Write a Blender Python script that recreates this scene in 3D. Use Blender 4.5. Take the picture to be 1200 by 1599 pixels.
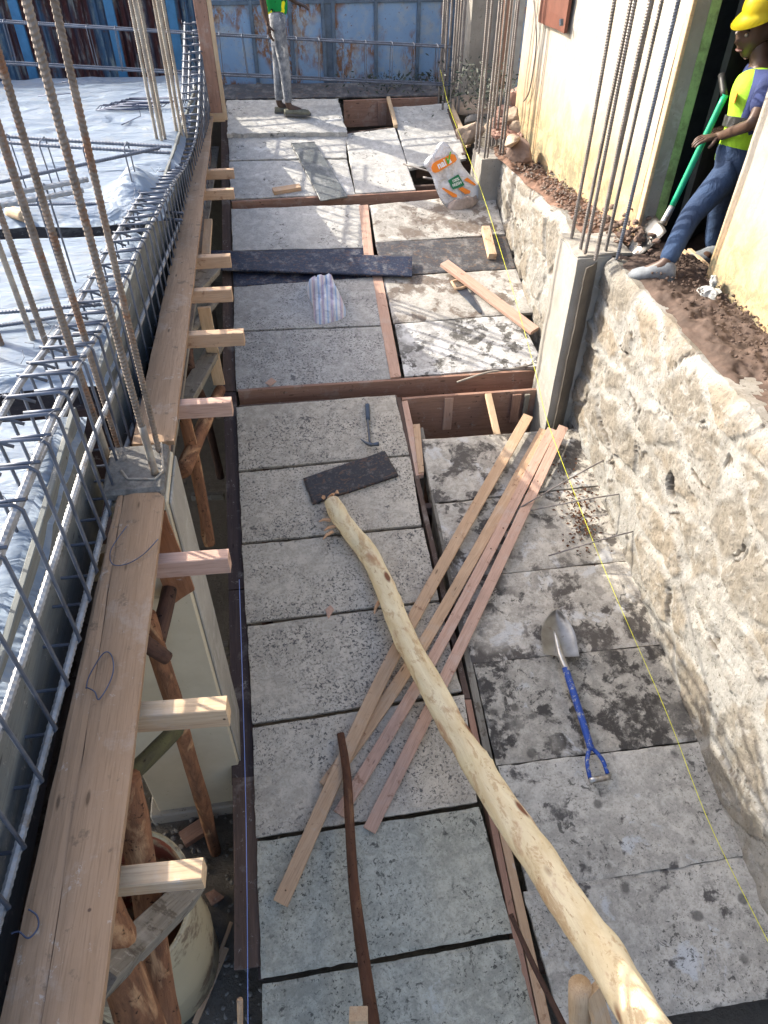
import bpy, bmesh, math, random
from mathutils import Vector, Matrix, noise as mn
from math import sin, cos, pi, radians
random.seed(7)
S = bpy.context.scene
for o in list(bpy.data.objects): bpy.data.objects.remove(o)
# ------------------------------------------------------------------ camera
F = 1109.0; CX, CY = 600.0, 799.5; CZ = 4.2
nad = Vector((592-CX, 1990-CY, F)).normalized()
vdk = Vector((312-CX, -812-CY, F)).normalized()
UP = -nad
YD = (vdk - UP*vdk.dot(UP)).normalized()
SL = vdk.dot(UP)/vdk.dot(YD)            # slope of the ramp deck
XD = YD.cross(UP)
cam = bpy.data.cameras.new('camera'); co = bpy.data.objects.new('camera', cam)
S.collection.objects.link(co); S.camera = co
m = Matrix.Identity(4)
for i, a in enumerate((XD, YD, UP)):
    m[i][0], m[i][1], m[i][2] = a.x, -a.y, -a.z
m[2][3] = CZ
co.matrix_world = m
cam.sensor_fit = 'VERTICAL'; cam.sensor_height = 36; cam.lens = F/1599*36
cam.clip_start = .05; cam.clip_end = 500
S.render.resolution_x = 768; S.render.resolution_y = 1024
# ------------------------------------------------------------------ light
w = bpy.data.worlds.new('World'); S.world = w; w.use_nodes = True
SUN = Vector((.83, -.54, -.60)).normalized()       # direction the light travels
sky = w.node_tree.nodes.new('ShaderNodeTexSky'); sky.sky_type = 'NISHITA'; sky.sun_disc = False; sky.dust_density = 3.5; sky.ozone_density = .4; sky.air_density = .8
sky.sun_elevation = math.asin(-SUN.z); sky.sun_rotation = math.atan2(-SUN.x, -SUN.y)
bg = w.node_tree.nodes['Background']; bg.inputs['Strength'].default_value = .15
w.node_tree.links.new(sky.outputs[0], bg.inputs[0])
sl = bpy.data.lights.new('sun', 'SUN'); sl.energy = 2.8; sl.angle = radians(.5); sl.color = (1, .93, .82)
so = bpy.data.objects.new('sun', sl); S.collection.objects.link(so)
so.rotation_euler = SUN.to_track_quat('-Z', 'Y').to_euler(); so.location = (-6, 4, 9)
S.view_settings.view_transform = 'Standard'; S.view_settings.look = 'None'
S.view_settings.exposure = 1.75; S.view_settings.gamma = 1
# ------------------------------------------------------------------ surveying helpers
def ray(u, v):
    d = Vector((u-CX, v-CY, F)); return Vector((XD.dot(d), YD.dot(d), UP.dot(d)))
def H(u, v, z):                     # on a level plane
    r = ray(u, v); return Vector((0, 0, CZ)) + r*((z-CZ)/r.z)
def DK(u, v, dz=0.0):               # on the ramp deck, dz above it
    r = ray(u, v); t = (.1+dz-CZ)/(r.z-SL*r.y); return Vector((0, 0, CZ)) + r*t
def XW(u, v, x):                    # on a vertical plane x = const
    r = ray(u, v); return Vector((0, 0, CZ)) + r*(x/r.x)
def YW(u, v, y):
    r = ray(u, v); return Vector((0, 0, CZ)) + r*(y/r.y)
def deckz(y): return .1 + SL*y
def TZ(y): return 2.755 - .05*max(0, y-2)
def ZL(y): return 2.5 - .048*max(0, y-2)
DN = Vector((0, -SL, 1)).normalized()
# ------------------------------------------------------------------ object helpers
COL = S.collection
def tag(o, label=None, cat=None, group=None, kind=None):
    if label: o['label'] = label
    if cat: o['category'] = cat
    if group: o['group'] = group
    if kind: o['kind'] = kind
    return o
def empty(name, loc, label, cat, group=None):
    o = bpy.data.objects.new(name, None); COL.objects.link(o); o.location = loc; o.empty_display_size = .1
    return tag(o, label, cat, group)
def link(name, me, mat, parent=None, mtx=None, smooth=False, recenter=True):
    if mat is not None and not me.materials: me.materials.append(mat)
    if smooth:
        me.polygons.foreach_set('use_smooth', [True]*len(me.polygons))
    o = bpy.data.objects.new(name, me); COL.objects.link(o)
    M = mtx.copy() if mtx is not None else Matrix.Identity(4)
    if mtx is None and recenter and parent is None and len(me.vertices):
        n = len(me.vertices); c = Vector()
        zs = min(v.co.z for v in me.vertices)
        for v in me.vertices: c += v.co
        c /= n; c.z = zs
        me.transform(Matrix.Translation(-c)); M = Matrix.Translation(c)
    if parent is not None:
        o.parent = parent
        o.matrix_parent_inverse = Matrix.Identity(4)
        pm = wm(parent)
        if mtx is None:
            me.transform(pm.inverted()); o.matrix_basis = Matrix.Identity(4)
        else:
            o.matrix_basis = pm.inverted() @ M
    else:
        o.matrix_basis = M
    return o
def wm(o):
    return (wm(o.parent) @ o.matrix_basis) if o.parent else o.matrix_basis.copy()
def bm_mesh(bm):
    me = bpy.data.meshes.new('mesh'); bmesh.ops.recalc_face_normals(bm, faces=bm.faces[:]); bm.to_mesh(me); bm.free(); return me
def frame(p0, p1, up=Vector((0, 0, 1))):
    p0 = Vector(p0); p1 = Vector(p1); x = (p1-p0).normalized()
    up = Vector(up); z = up - x*up.dot(x)
    if z.length < 1e-4: z = Vector((0, 1, 0)) - x*x.y
    z.normalize(); y = z.cross(x)
    M = Matrix.Identity(4)
    for i in range(3): M[i][0] = x[i]; M[i][1] = y[i]; M[i][2] = z[i]; M[i][3] = p0[i]
    return M
def beam_bm(L, wd, h, bev=.003, warp=.002, n=None, seed=0):
    bm = bmesh.new(); n = n or max(2, int(L/.12)); rows = []
    for i in range(n+1):
        x = L*i/n
        o = Vector((0, mn.noise((x*1.3, seed, 0))*warp*3, mn.noise((x*1.1, seed, 9))*warp*2))
        ring = []
        b = min(bev, wd*.2, h*.2)
        for (a, c) in ((-wd/2+b, -h/2), (wd/2-b, -h/2), (wd/2, -h/2+b), (wd/2, h/2-b), (wd/2-b, h/2), (-wd/2+b, h/2), (-wd/2, h/2-b), (-wd/2, -h/2+b)):
            j = Vector((0, mn.noise((x*9, a*40+seed, c*30))*warp*.6, mn.noise((x*9, a*40, c*30+seed))*warp*.6))
            ring.append(bm.verts.new(Vector((x, a, c))+o+j))
        rows.append(ring)
    for i in range(n):
        for k in range(8):
            bm.faces.new((rows[i][k], rows[i][(k+1) % 8], rows[i+1][(k+1) % 8], rows[i+1][k]))
    bm.faces.new(rows[0][::-1]); bm.faces.new(rows[-1])
    return bm
def beam(name, p0, p1, wd, h, mat, parent=None, up=(0, 0, 1), warp=.002, bev=.003):
    p0 = Vector(p0); p1 = Vector(p1)
    me = bm_mesh(beam_bm((p1-p0).length, wd, h, bev, warp, seed=random.random()*50))
    return link(name, me, mat, parent, frame(p0, p1, up))
def box(name, lo, hi, mat, parent=None, bev=.004):
    bm = bmesh.new(); bmesh.ops.create_cube(bm, size=1)
    lo = Vector(lo); hi = Vector(hi)
    for v in bm.verts: v.co = Vector([(lo[i]+hi[i])/2 + v.co[i]*(hi[i]-lo[i]) for i in range(3)])
    if bev: bmesh.ops.bevel(bm, geom=bm.edges[:], offset=bev, segments=1, affect='EDGES')
    return link(name, bm_mesh(bm), mat, parent)
def spline(pts, n):
    pts = [Vector(p) for p in pts]
    if len(pts) == 2: return [pts[0].lerp(pts[1], i/n) for i in range(n+1)]
    out = []; m_ = len(pts)-1
    for i in range(n+1):
        t = i/n*m_; k = min(int(t), m_-1); f = t-k
        p0 = pts[max(k-1, 0)]; p1 = pts[k]; p2 = pts[k+1]; p3 = pts[min(k+2, m_)]
        out.append(.5*((2*p1)+(p2-p0)*f+(2*p0-5*p1+4*p2-p3)*f*f+(3*p1-p0-3*p2+p3)*f**3))
    return out
def tube_into(bm, pts, rad, seg=8, cap=True, closed=False, rfun=None):
    pts = [Vector(p) for p in pts]; n = len(pts)
    if not hasattr(rad, '__len__'): rad = [rad]*n
    t0 = (pts[1]-pts[0]).normalized()
    nrm = Vector((0, 0, 1)) if abs(t0.z) < .9 else Vector((0, 1, 0))
    rows = []
    for i in range(n):
        if closed: t = (pts[(i+1) % n]-pts[i-1])
        else: t = pts[min(i+1, n-1)]-pts[max(i-1, 0)]
        t = t.normalized(); nrm = (nrm - t*nrm.dot(t)).normalized(); b = t.cross(nrm)
        row = []
        for k in range(seg):
            a = 2*pi*k/seg; r = rad[i]*(rfun(i, k) if rfun else 1)
            row.append(bm.verts.new(pts[i]+(nrm*cos(a)+b*sin(a))*r))
        rows.append(row)
    rng = n if closed else n-1
    for i in range(rng):
        A = rows[i]; B = rows[(i+1) % n]
        for k in range(seg): bm.faces.new((A[k], A[(k+1) % seg], B[(k+1) % seg], B[k]))
    if cap and not closed:
        bm.faces.new(rows[0][::-1]); bm.faces.new(rows[-1])
def tube(name, pts, rad, mat, parent=None, seg=8, closed=False, n=None, smooth=True):
    if n: pts = spline(pts, n)
    bm = bmesh.new(); tube_into(bm, pts, rad, seg, closed=closed)
    return link(name, bm_mesh(bm), mat, parent, smooth=smooth)
def rebar(name, p0, p1, r, mat, parent=None, pitch=.014, seg=8):
    """ribbed steel bar"""
    p0 = Vector(p0); p1 = Vector(p1); L = (p1-p0).length; M = frame(p0, p1)
    n = int(L/pitch)*2; bm = bmesh.new(); ph = random.random()*6
    def P(i): return Vector((L*i/n + 0, mn.noise((i*.004, ph, 0))*.012, mn.noise((i*.004, ph, 5))*.012))
    rows = []
    for i in range(n+1):
        rr = r*(1.13 if i % 2 else .93); c = P(i)
        rows.append([bm.verts.new(c+Vector(((.5*pitch)*sin(2*pi*k/seg+ph)*.8, cos(2*pi*k/seg)*rr, sin(2*pi*k/seg)*rr))) for k in range(seg)])
    for i in range(n):
        for k in range(seg): bm.faces.new((rows[i][k], rows[i][(k+1) % seg], rows[i+1][(k+1) % seg], rows[i+1][k]))
    bm.faces.new(rows[0][::-1]); bm.faces.new(rows[-1])
    return link(name, bm_mesh(bm), mat, parent, M)
def pole(name, pts, r0, r1, mat, parent=None, n=26, seg=14, knots=4, rough=.06):
    """natural tree pole: tapered, bent, knotty"""
    pts = spline(pts, n); sd = random.random()*99
    p0, p1 = pts[0], pts[-1]; M = frame(p0, p1); Mi = M.inverted()
    L = (p1-p0).length
    ks = [(random.uniform(.05, .95)*n, random.randrange(seg), random.uniform(.15, .3)) for _ in range(knots)]
    def rf(i, k):
        a = 2*pi*k/seg
        v = 1+mn.noise((i*.25+sd, cos(a), sin(a)))*rough*1.6
        for (ki, kk, ka) in ks:
            d = ((i-ki)/1.2)**2+(min(abs(k-kk), seg-abs(k-kk))/1.3)**2
            v += ka*math.exp(-d)
        return v
    rad = [r0+(r1-r0)*i/n for i in range(n+1)]
    bm = bmesh.new(); tube_into(bm, [Mi@p for p in pts], rad, seg, rfun=rf)
    return link(name, bm_mesh(bm), mat, parent, M, smooth=True)
def quad_slab(name, q, th, mat, parent=None, nrm=None, nu=26, nv=14, edge=.004, surf=.0015, bow=0, grow=0):
    """slab whose top has the four world corners q (TL,TR,BR,BL) with slightly ragged edges"""
    q = [Vector(p) for p in q]; sd = random.random()*90
    if (q[3]-q[0]).length > (q[1]-q[0]).length*1.3: q = q[1:]+q[:1]; nu, nv = nv, nu
    if grow: c_ = sum(q, Vector())/4; q = [p+(p-c_).normalized()*grow for p in q]
    N = (nrm or (q[1]-q[0]).cross(q[3]-q[0])).normalized()
    if N.z < 0: N = -N
    X = (q[1]-q[0]).normalized()
    Y = N.cross(X).normalized()
    c = sum(q, Vector())/4
    M = Matrix.Identity(4)
    for i in range(3): M[i][0] = X[i]; M[i][1] = Y[i]; M[i][2] = N[i]; M[i][3] = c[i]
    bm = bmesh.new(); top = []; bot = []
    for j in range(nv+1):
        rt = []; rb = []
        for i in range(nu+1):
            u, v = i/nu, j/nv
            p = (q[0]*(1-u)+q[1]*u)*(1-v)+(q[3]*(1-u)+q[2]*u)*v
            p = p-c; lp = Vector((p.dot(X), p.dot(Y), p.dot(N)))
            e = mn.noise((lp.x*7, lp.y*7, sd))*edge+mn.noise((lp.x*25, lp.y*25, sd))*edge*.9-max(0, mn.noise((lp.x*11, lp.y*11, sd+30))-.25)*edge*5*(1 if (lp.x+lp.y) < 0 else -.0)
            if i in (0, nu): lp.x += e
            if j in (0, nv): lp.y += e
            dz = mn.noise((lp.x*4, lp.y*4, sd+4))*surf*2+mn.noise((lp.x*17, lp.y*17, sd+4))*surf
            dz -= bow*(2*u-1)**2
            ed = (i in (0, nu)) or (j in (0, nv))
            rt.append(bm.verts.new(lp+Vector((0, 0, dz-(.004 if ed else 0)))))
            rb.append(bm.verts.new(lp+Vector((0, 0, -th-bow*(2*u-1)**2))) if ed else None)
        top.append(rt); bot.append(rb)
    for j in range(nv):
        for i in range(nu): bm.faces.new((top[j][i], top[j+1][i], top[j+1][i+1], top[j][i+1]))
    per = [(0, i) for i in range(nu)]+[(j, nu) for j in range(nv)]+[(nv, i) for i in range(nu, 0, -1)]+[(j, 0) for j in range(nv, 0, -1)]
    for a in range(len(per)):
        (j0, i0), (j1, i1) = per[a], per[(a+1) % len(per)]
        bm.faces.new((top[j0][i0], top[j1][i1], bot[j1][i1], bot[j0][i0]))
    bm.faces.new([bot[j][i] for (j, i) in per][::-1])
    return link(name, bm_mesh(bm), mat, parent, M)
def rock_into(bm, c, r, sub=2, sq=(1, .8, .7), sd=None, rough=.35):
    sd = sd if sd is not None else random.random()*99
    b2 = bmesh.ops.create_icosphere(bm, subdivisions=sub, radius=1)
    rot = Matrix.Rotation(random.random()*6, 3, 'Z') @ Matrix.Rotation(random.uniform(-.4, .4), 3, 'X')
    rr_ = random.Random(int(sd*1000)); cuts = [(Vector((rr_.gauss(0, 1), rr_.gauss(0, 1), rr_.gauss(0, 1))).normalized(), rr_.uniform(.55, .85)) for _ in range(9)]
    for v in b2['verts']:
        d = v.co.normalized(); k = 1+mn.noise(d*1.3+Vector((sd, 0, 0)))*rough+mn.noise(d*3.2+Vector((0, sd, 0)))*rough*.35
        p = d*k
        for (pn, pd) in cuts:
            q_ = p.dot(pn)-pd
            if q_ > 0: p = p-pn*q_*.92
        p = Vector((p.x*sq[0], p.y*sq[1], p.z*sq[2])); v.co = Vector(c)+rot@p*r
def text_mesh(body, size, org, xd, yd, mat, name, parent, bold=.0, shear=0):
    cu = bpy.data.curves.new('t', 'FONT'); cu.body = body; cu.size = size; cu.offset = bold; cu.shear = shear
    cu.align_x = 'CENTER'; cu.align_y = 'CENTER'
    to = bpy.data.objects.new('t', cu); COL.objects.link(to)
    bpy.context.view_layer.update()
    me = bpy.data.meshes.new_from_object(to.evaluated_get(bpy.context.evaluated_depsgraph_get()))
    bpy.data.objects.remove(to)
    xd = Vector(xd).normalized(); z = xd.cross(Vector(yd)).normalized(); y = z.cross(xd)
    M = Matrix.Identity(4)
    for i in range(3): M[i][0] = xd[i]; M[i][1] = y[i]; M[i][2] = z[i]; M[i][3] = org[i]
    me.materials.clear()
    return link(name, me, mat, parent, M)
# ------------------------------------------------------------------ materials
class G:
    def __init__(s, name, rough=.8, spec=.3):
        s.m = bpy.data.materials.new(name); s.m.use_nodes = True; s.nt = s.m.node_tree
        s.b = s.nt.nodes['Principled BSDF']; s.b.inputs['Roughness'].default_value = rough
        s.b.inputs['Specular IOR Level'].default_value = spec
        tc = s.nt.nodes.new('ShaderNodeTexCoord'); oi = s.nt.nodes.new('ShaderNodeObjectInfo')
        ad = s.nt.nodes.new('ShaderNodeVectorMath'); ad.operation = 'MULTIPLY_ADD'
        cb = s.nt.nodes.new('ShaderNodeCombineXYZ')
        for k in range(3): s.nt.links.new(oi.outputs['Random'], cb.inputs[k])
        s.nt.links.new(cb.outputs[0], ad.inputs[0]); ad.inputs[1].default_value = (37, 53, 71)
        s.nt.links.new(tc.outputs['Object'], ad.inputs[2]); s.v = ad.outputs[0]; s.rnd = oi.outputs['Random']; s.obj = tc.outputs['Object']
    def L(s, a, b): s.nt.links.new(a, b)
    def map(s, scale, rot=(0, 0, 0), src=None):
        n = s.nt.nodes.new('ShaderNodeMapping'); n.inputs['Scale'].default_value = scale; n.inputs['Rotation'].default_value = rot
        s.L(src or s.v, n.inputs[0]); return n.outputs[0]
    def noise(s, sc, det=6, ro=.6, dist=0, vec=None):
        n = s.nt.nodes.new('ShaderNodeTexNoise'); n.inputs['Scale'].default_value = sc; n.inputs['Detail'].default_value = det
        n.inputs['Roughness'].default_value = ro; n.inputs['Distortion'].default_value = dist; s.L(vec or s.v, n.inputs['Vector']); return n.outputs['Fac']
    def wave(s, sc, dist=2, vec=None, det=2, axis='X'):
        n = s.nt.nodes.new('ShaderNodeTexWave'); n.bands_direction = axis; n.inputs['Scale'].default_value = sc; n.inputs['Distortion'].default_value = dist
        n.inputs['Detail'].default_value = det; s.L(vec or s.v, n.inputs['Vector']); return n.outputs['Fac']
    def voro(s, sc, vec=None, feat='F1'):
        n = s.nt.nodes.new('ShaderNodeTexVoronoi'); n.feature = feat; n.inputs['Scale'].default_value = sc; s.L(vec or s.v, n.inputs['Vector']); return n.outputs['Distance']
    def th(s, fac, a, b, inv=False):
        n = s.nt.nodes.new('ShaderNodeMapRange'); n.inputs[1].default_value = a; n.inputs[2].default_value = b
        n.inputs[3].default_value = 1 if inv else 0; n.inputs[4].default_value = 0 if inv else 1; s.L(fac, n.inputs[0]); return n.outputs[0]
    def math(s, op, a, b):
        n = s.nt.nodes.new('ShaderNodeMath'); n.operation = op; n.use_clamp = op != 'ADD'
        for i, x in enumerate((a, b)):
            if hasattr(x, 'links'): s.L(x, n.inputs[i])
            else: n.inputs[i].default_value = x
        return n.outputs[0]
    def mix(s, fac, a, b, mode='MIX'):
        n = s.nt.nodes.new('ShaderNodeMix'); n.data_type = 'RGBA'; n.blend_type = mode
        for sock, x in ((n.inputs[0], fac), (n.inputs[6], a), (n.inputs[7], b)):
            if hasattr(x, 'links'): s.L(x, sock)
            elif isinstance(x, (int, float)): sock.default_value = x
            else: sock.default_value = (*x[:3], 1)
        return n.outputs[2]
    def attr(s, name):
        n = s.nt.nodes.new('ShaderNodeAttribute'); n.attribute_name = name; return n.outputs['Fac']
    def bump(s, h, st=.4, dist=.01):
        n = s.nt.nodes.new('ShaderNodeBump'); n.inputs['Strength'].default_value = st; n.inputs['Distance'].default_value = dist
        s.L(h, n.inputs['Height'])
        if s.b.inputs['Normal'].links: s.L(s.b.inputs['Normal'].links[0].from_socket, n.inputs['Normal'])
        s.L(n.outputs[0], s.b.inputs['Normal'])
    def out(s, c, rough=None, metal=None):
        if hasattr(c, 'links'): s.L(c, s.b.inputs['Base Color'])
        else: s.b.inputs['Base Color'].default_value = (*c, 1)
        if rough is not None:
            if hasattr(rough, 'links'): s.L(rough, s.b.inputs['Roughness'])
            else: s.b.inputs['Roughness'].default_value = rough
        if metal is not None: s.b.inputs['Metallic'].default_value = metal
        return s.m
def concrete_panel(name, c1, c2, pits=.62, pitc=(.045, .045, .04), wet=.9, wetc=(.07, .06, .05), white=.9, whitec=(.55, .55, .53), scale=1., lines=0):
    g = G(name, .88, .25)
    c = g.mix(g.th(g.noise(2.2*scale, 8, .65), .35, .65), c1, c2)
    c = g.mix(g.math('MULTIPLY', g.th(g.noise(1.1, 4, .6, .5), .45, .6), .45), c, [x*.62 for x in c2])
    c = g.mix(g.math('MULTIPLY', g.rnd, .3), c, [x*.8 for x in c2])
    c = g.mix(g.th(g.noise(60, 4, .7), .3, .75), c, [x*.72 for x in c2])
    c = g.mix(g.math('MULTIPLY', g.th(g.noise(14, 8, .75, .3), .45, .6), .5), c, [min(1, x*1.12) for x in c1])
    if white < .8: c = g.mix(g.math('MULTIPLY', g.th(g.noise(4.2*scale, 9, .66, .4), white, white+.05), .75), c, whitec)
    w = g.th(g.noise(5.5*scale, 8, .66, .25), wet, wet+.05); w = g.math('MULTIPLY', w, g.th(g.noise(1.7, 3, .5), .3, .46))
    if wet < .8: c = g.mix(g.math('MULTIPLY', w, g.th(g.noise(23, 7, .7), .2, .5)), c, wetc)
    dp = g.th(g.voro(6.5, g.mix(.08, g.v, g.nt.nodes[[n.name for n in g.nt.nodes if n.type == 'TEX_NOISE'][0]].outputs['Color'])), .13, .2, True)
    if wet < .8: c = g.mix(g.math('MULTIPLY', dp, g.math('MULTIPLY', g.th(g.noise(1.9, 2, .5), .5, .56), .75)), c, wetc)
    clus = g.th(g.noise(3.1, 5, .6), .36, .56)
    pn = g.math('ADD', g.noise(62, 5, .66, .5), g.math('MULTIPLY', g.rnd, .05)); pn = g.math('ADD', pn, -.03)
    p = g.math('MULTIPLY', g.th(pn, pits+.02, pits+.05), clus)
    c = g.mix(g.math('MULTIPLY', p, .85), c, pitc)
    p3 = g.math('MULTIPLY', g.th(g.noise(21, 8, .7, .8), .57, .6), g.th(g.noise(3.7, 3, .5), .52, .6))
    c = g.mix(g.math('MULTIPLY', p3, .8), c, pitc)
    p2 = g.th(g.noise(120, 3, .6), .62, .68)
    c = g.mix(g.math('MULTIPLY', p2, .5), c, [x*.4 for x in c2])
    sc = g.th(g.noise(30, 4, .6, 3, g.map((1, 5, 1), (0, 0, .7))), .63, .66)
    c = g.mix(g.math('MULTIPLY', sc, .35), c, [x*.45 for x in c2])
    g.bump(g.noise(30, 9, .75), .35, .008); g.bump(pn, -.25, .006)
    r = g.mix(w, (.9, .9, .9), (.5, .5, .5))
    return g.out(c, r)
PAN_L = concrete_panel('weathered_panel', (.6, .55, .46), (.46, .42, .35), pits=.535, pitc=(.055, .055, .06))
PAN_L2 = concrete_panel('near_panel', (.5, .495, .42), (.33, .335, .285), pits=.545, white=.6, whitec=(.45, .47, .44))
PAN_R = concrete_panel('stained_panel', (.6, .555, .475), (.39, .36, .305), pits=.62, wet=.5, wetc=(.085, .075, .065), white=.57)
PAN_R2 = concrete_panel('dark_stained_panel', (.47, .44, .375), (.3, .28, .24), pits=.6, wet=.49, wetc=(.05, .045, .04), white=.62, whitec=(.48, .48, .46), scale=1.2)
PAN_R3 = concrete_panel('grey_panel', (.53, .505, .445), (.35, .335, .295), pits=.56, wet=.575, wetc=(.08, .075, .07), white=.58, whitec=(.47, .49, .5))
PAN_W = concrete_panel('pale_panel', (.56, .55, .51), (.43, .42, .39), pits=.68, white=.6, whitec=(.66, .65, .61))
PAN_WB = concrete_panel('pale_spotted_panel', (.5, .49, .46), (.38, .37, .345), pits=.54, pitc=(.08, .08, .085))
PAN_BR = concrete_panel('brown_stained_panel', (.5, .48, .44), (.36, .34, .3), pits=.64, wet=.5, wetc=(.16, .13, .105), white=.6, whitec=(.6, .59, .56), scale=.7)
PAN_SP = concrete_panel('limed_panel', (.6, .6, .58), (.4, .39, .37), pits=.6, wet=.5, wetc=(.1, .095, .085), white=.52, whitec=(.68, .68, .66), scale=1.3)
def wood(name, a, b, dirt=.6, dirtc=(.06, .045, .03), grain=1, rough=.75):
    g = G(name, rough, .25)
    v = g.map((1.2, 18, 18))
    c = g.mix(g.th(g.noise(2.2*grain, 6, .6, .6, v), .3, .7), a, b)
    v2 = g.map((3, 70, 70)); fine = g.noise(3, 4, .6, 0, v2)
    c = g.mix(g.th(fine, .5, .75), c, [x*.75 for x in b])
    c = g.mix(g.math('MULTIPLY', g.th(g.noise(6, 6, .65), .5, .7), .4), c, [x*.6 for x in a])
    c = g.mix(g.math('MULTIPLY', g.th(g.noise(5, 7, .7, .2), .55, .65), .25), c, (.5, .47, .42))
    c = g.mix(g.th(g.voro(9, g.v), .045, .06, True), c, (.06, .035, .025))
    kn = g.voro(1.7, g.map((2.2, 9, 9)))
    c = g.mix(g.th(kn, .05, .1, True), c, [x*.35 for x in b])
    if dirt < .8:
        c = g.mix(g.math('MULTIPLY', g.th(g.noise(13, 7, .7), dirt, dirt+.06), .7), c, dirtc)
    c = g.mix(g.math('MULTIPLY', g.rnd, .3), c, [x*.7 for x in b])
    c = g.mix(g.math('MULTIPLY', g.th(g.noise(17, 8, .8, .4), .6, .65), .55), c, (.42, .4, .36))
    g.bump(fine, .25, .003)
    return g.out(c)
W_PINK = wood('pinkish_timber', (.58, .4, .31), (.46, .29, .215), .6, (.2, .1, .06))
W_PALE = wood('pale_timber', (.6, .46, .3), (.48, .33, .2), .66)
W_TAN = wood('tan_timber', (.58, .41, .27), (.47, .31, .19), .59, (.2, .1, .055))
W_BROWN = wood('brown_board', (.36, .215, .155), (.27, .155, .11), .6)
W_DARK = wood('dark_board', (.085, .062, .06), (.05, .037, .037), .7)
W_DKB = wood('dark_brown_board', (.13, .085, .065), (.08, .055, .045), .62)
W_GREY = wood('grey_timber', (.26, .24, .2), (.16, .145, .12), .55)
W_PLANK = wood('scuffed_plank', (.35, .24, .155), (.27, .175, .105), .6, (.11, .08, .055), .7)
W_GG = wood('grey_green_board', (.2, .215, .205), (.14, .15, .145), .6)
W_RED = wood('ply_front', (.33, .16, .085), (.25, .11, .055), .66)
def bark(name, a, b, c3=None, t=.55):
    g = G(name, .8, .2)
    v = g.map((1.5, 7, 7)); n = g.noise(4, 8, .7, .5, v)
    c = g.mix(g.th(n, .35, .65), a, b)
    if c3: c = g.mix(g.th(g.noise(3, 6, .6, .6, g.map((1, 4, 4))), t, t+.08), c, c3)
    c = g.mix(g.th(g.noise(40, 3, .6), .62, .7), c, [x*.4 for x in b])
    g.bump(n, .6, .01); g.bump(g.noise(30, 6, .7, 0, v), .4, .004)
    return g.out(c)
B_POLE = bark('brown_bark', (.26, .125, .065), (.1, .05, .03), (.4, .24, .13), .55)
B_DARK = bark('dark_bark', (.1, .055, .04), (.045, .028, .022))
B_GREEN = bark('mossy_bark', (.085, .085, .04), (.05, .045, .03))
B_STICK = bark('stick_bark', (.13, .06, .035), (.07, .035, .022), (.2, .11, .06), .62)
g = G('peeled_log', .75, .25)
v = g.map((1.2, 6, 6)); n1 = g.noise(3, 7, .6, .4, v)
c = g.mix(g.th(n1, .35, .7), (.8, .7, .47), (.66, .53, .31))
c = g.mix(g.math('MULTIPLY', g.th(g.noise(2.6, 7, .65, .3, g.map((1.1, 3, 3))), .56, .68), .75), c, (.38, .17, .085))
c = g.mix(g.math('MULTIPLY', g.th(g.noise(7, 9, .75, .4, g.map((1, 2.2, 2.2))), .54, .6), .6), c, (.45, .28, .14))
c = g.mix(g.th(g.noise(3, 4, .6, .3, g.map((1, 22, 22))), .64, .69), c, (.52, .38, .22))
c = g.mix(g.math('MULTIPLY', g.th(g.noise(1.6, 3, .5), .55, .7), .4), c, (.62, .58, .27))
kn = g.voro(1., g.map((2.4, 7, 7)))
c = g.mix(g.th(kn, .09, .16, True), c, (.2, .085, .045))
c = g.mix(g.th(g.noise(50, 3, .6), .68, .74), c, (.3, .17, .09))
g.bump(n1, .6, .015); g.bump(g.noise(22, 6, .7, 0, v), .5, .006); LOG = g.out(c)
g = G('splintered_wood', .85); LOGEND = g.out(g.mix(g.noise(30, 5), (.45, .22, .11), (.65, .45, .28)))
def steel(name, a, b, rust, t=.5, rough=.5, metal=.55):
    g = G(name, rough, .5)
    c = g.mix(g.th(g.noise(12, 6, .6), .35, .65), a, b)
    c = g.mix(g.th(g.noise(9, 8, .7, .3), t, t+.12), c, rust)
    return g.out(c, rough, metal)
R_RUST = steel('rusty_rebar', (.22, .18, .145), (.12, .095, .075), (.17, .085, .045), .52, .65, .15)
R_CEM = steel('cement_splashed_rebar', (.36, .33, .27), (.22, .19, .16), (.2, .12, .07), .56, .7, .1)
R_BLUE = steel('bluish_rebar', (.125, .145, .185), (.07, .08, .105), (.1, .085, .07), .6, .5, .3)
R_LIGHT = steel('bright_rebar', (.32, .34, .36), (.2, .205, .21), (.18, .15, .12), .58, .5, .3)
R_GREY = steel('grey_rebar', (.22, .2, .185), (.13, .115, .105), (.16, .1, .07), .58, .5, .35)
R_NAVY = steel('navy_wire', (.07, .09, .15), (.04, .05, .09), (.07, .06, .06), .65, .5, .4)
g = G('tarpaulin', .5, .4)
n1 = g.noise(2.4, 7, .6, .8)
c = g.mix(g.th(n1, .3, .7), (.43, .51, .61), (.34, .43, .54))
c = g.mix(g.math('MULTIPLY', g.th(g.noise(7, 8, .7), .52, .66), .5), c, (.6, .61, .58))
c = g.mix(g.math('MULTIPLY', g.th(g.noise(4, 8, .75), .6, .68), .4), c, (.36, .34, .3))
ed = g.voro(2.6, g.mix(.25, g.v, g.nt.nodes[[n.name for n in g.nt.nodes if n.type == 'TEX_NOISE'][0]].outputs['Color']), 'DISTANCE_TO_EDGE')
g.bump(g.noise(2, 3, .5, 1.6, g.map((1, 2.5, 1), (0, 0, .5))), .9, .06); g.bump(g.noise(7, 3, .5, 2.5, g.map((.4, 2, 1), (0, 0, -.4))), .5, .015); TARP = g.out(c)
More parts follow.
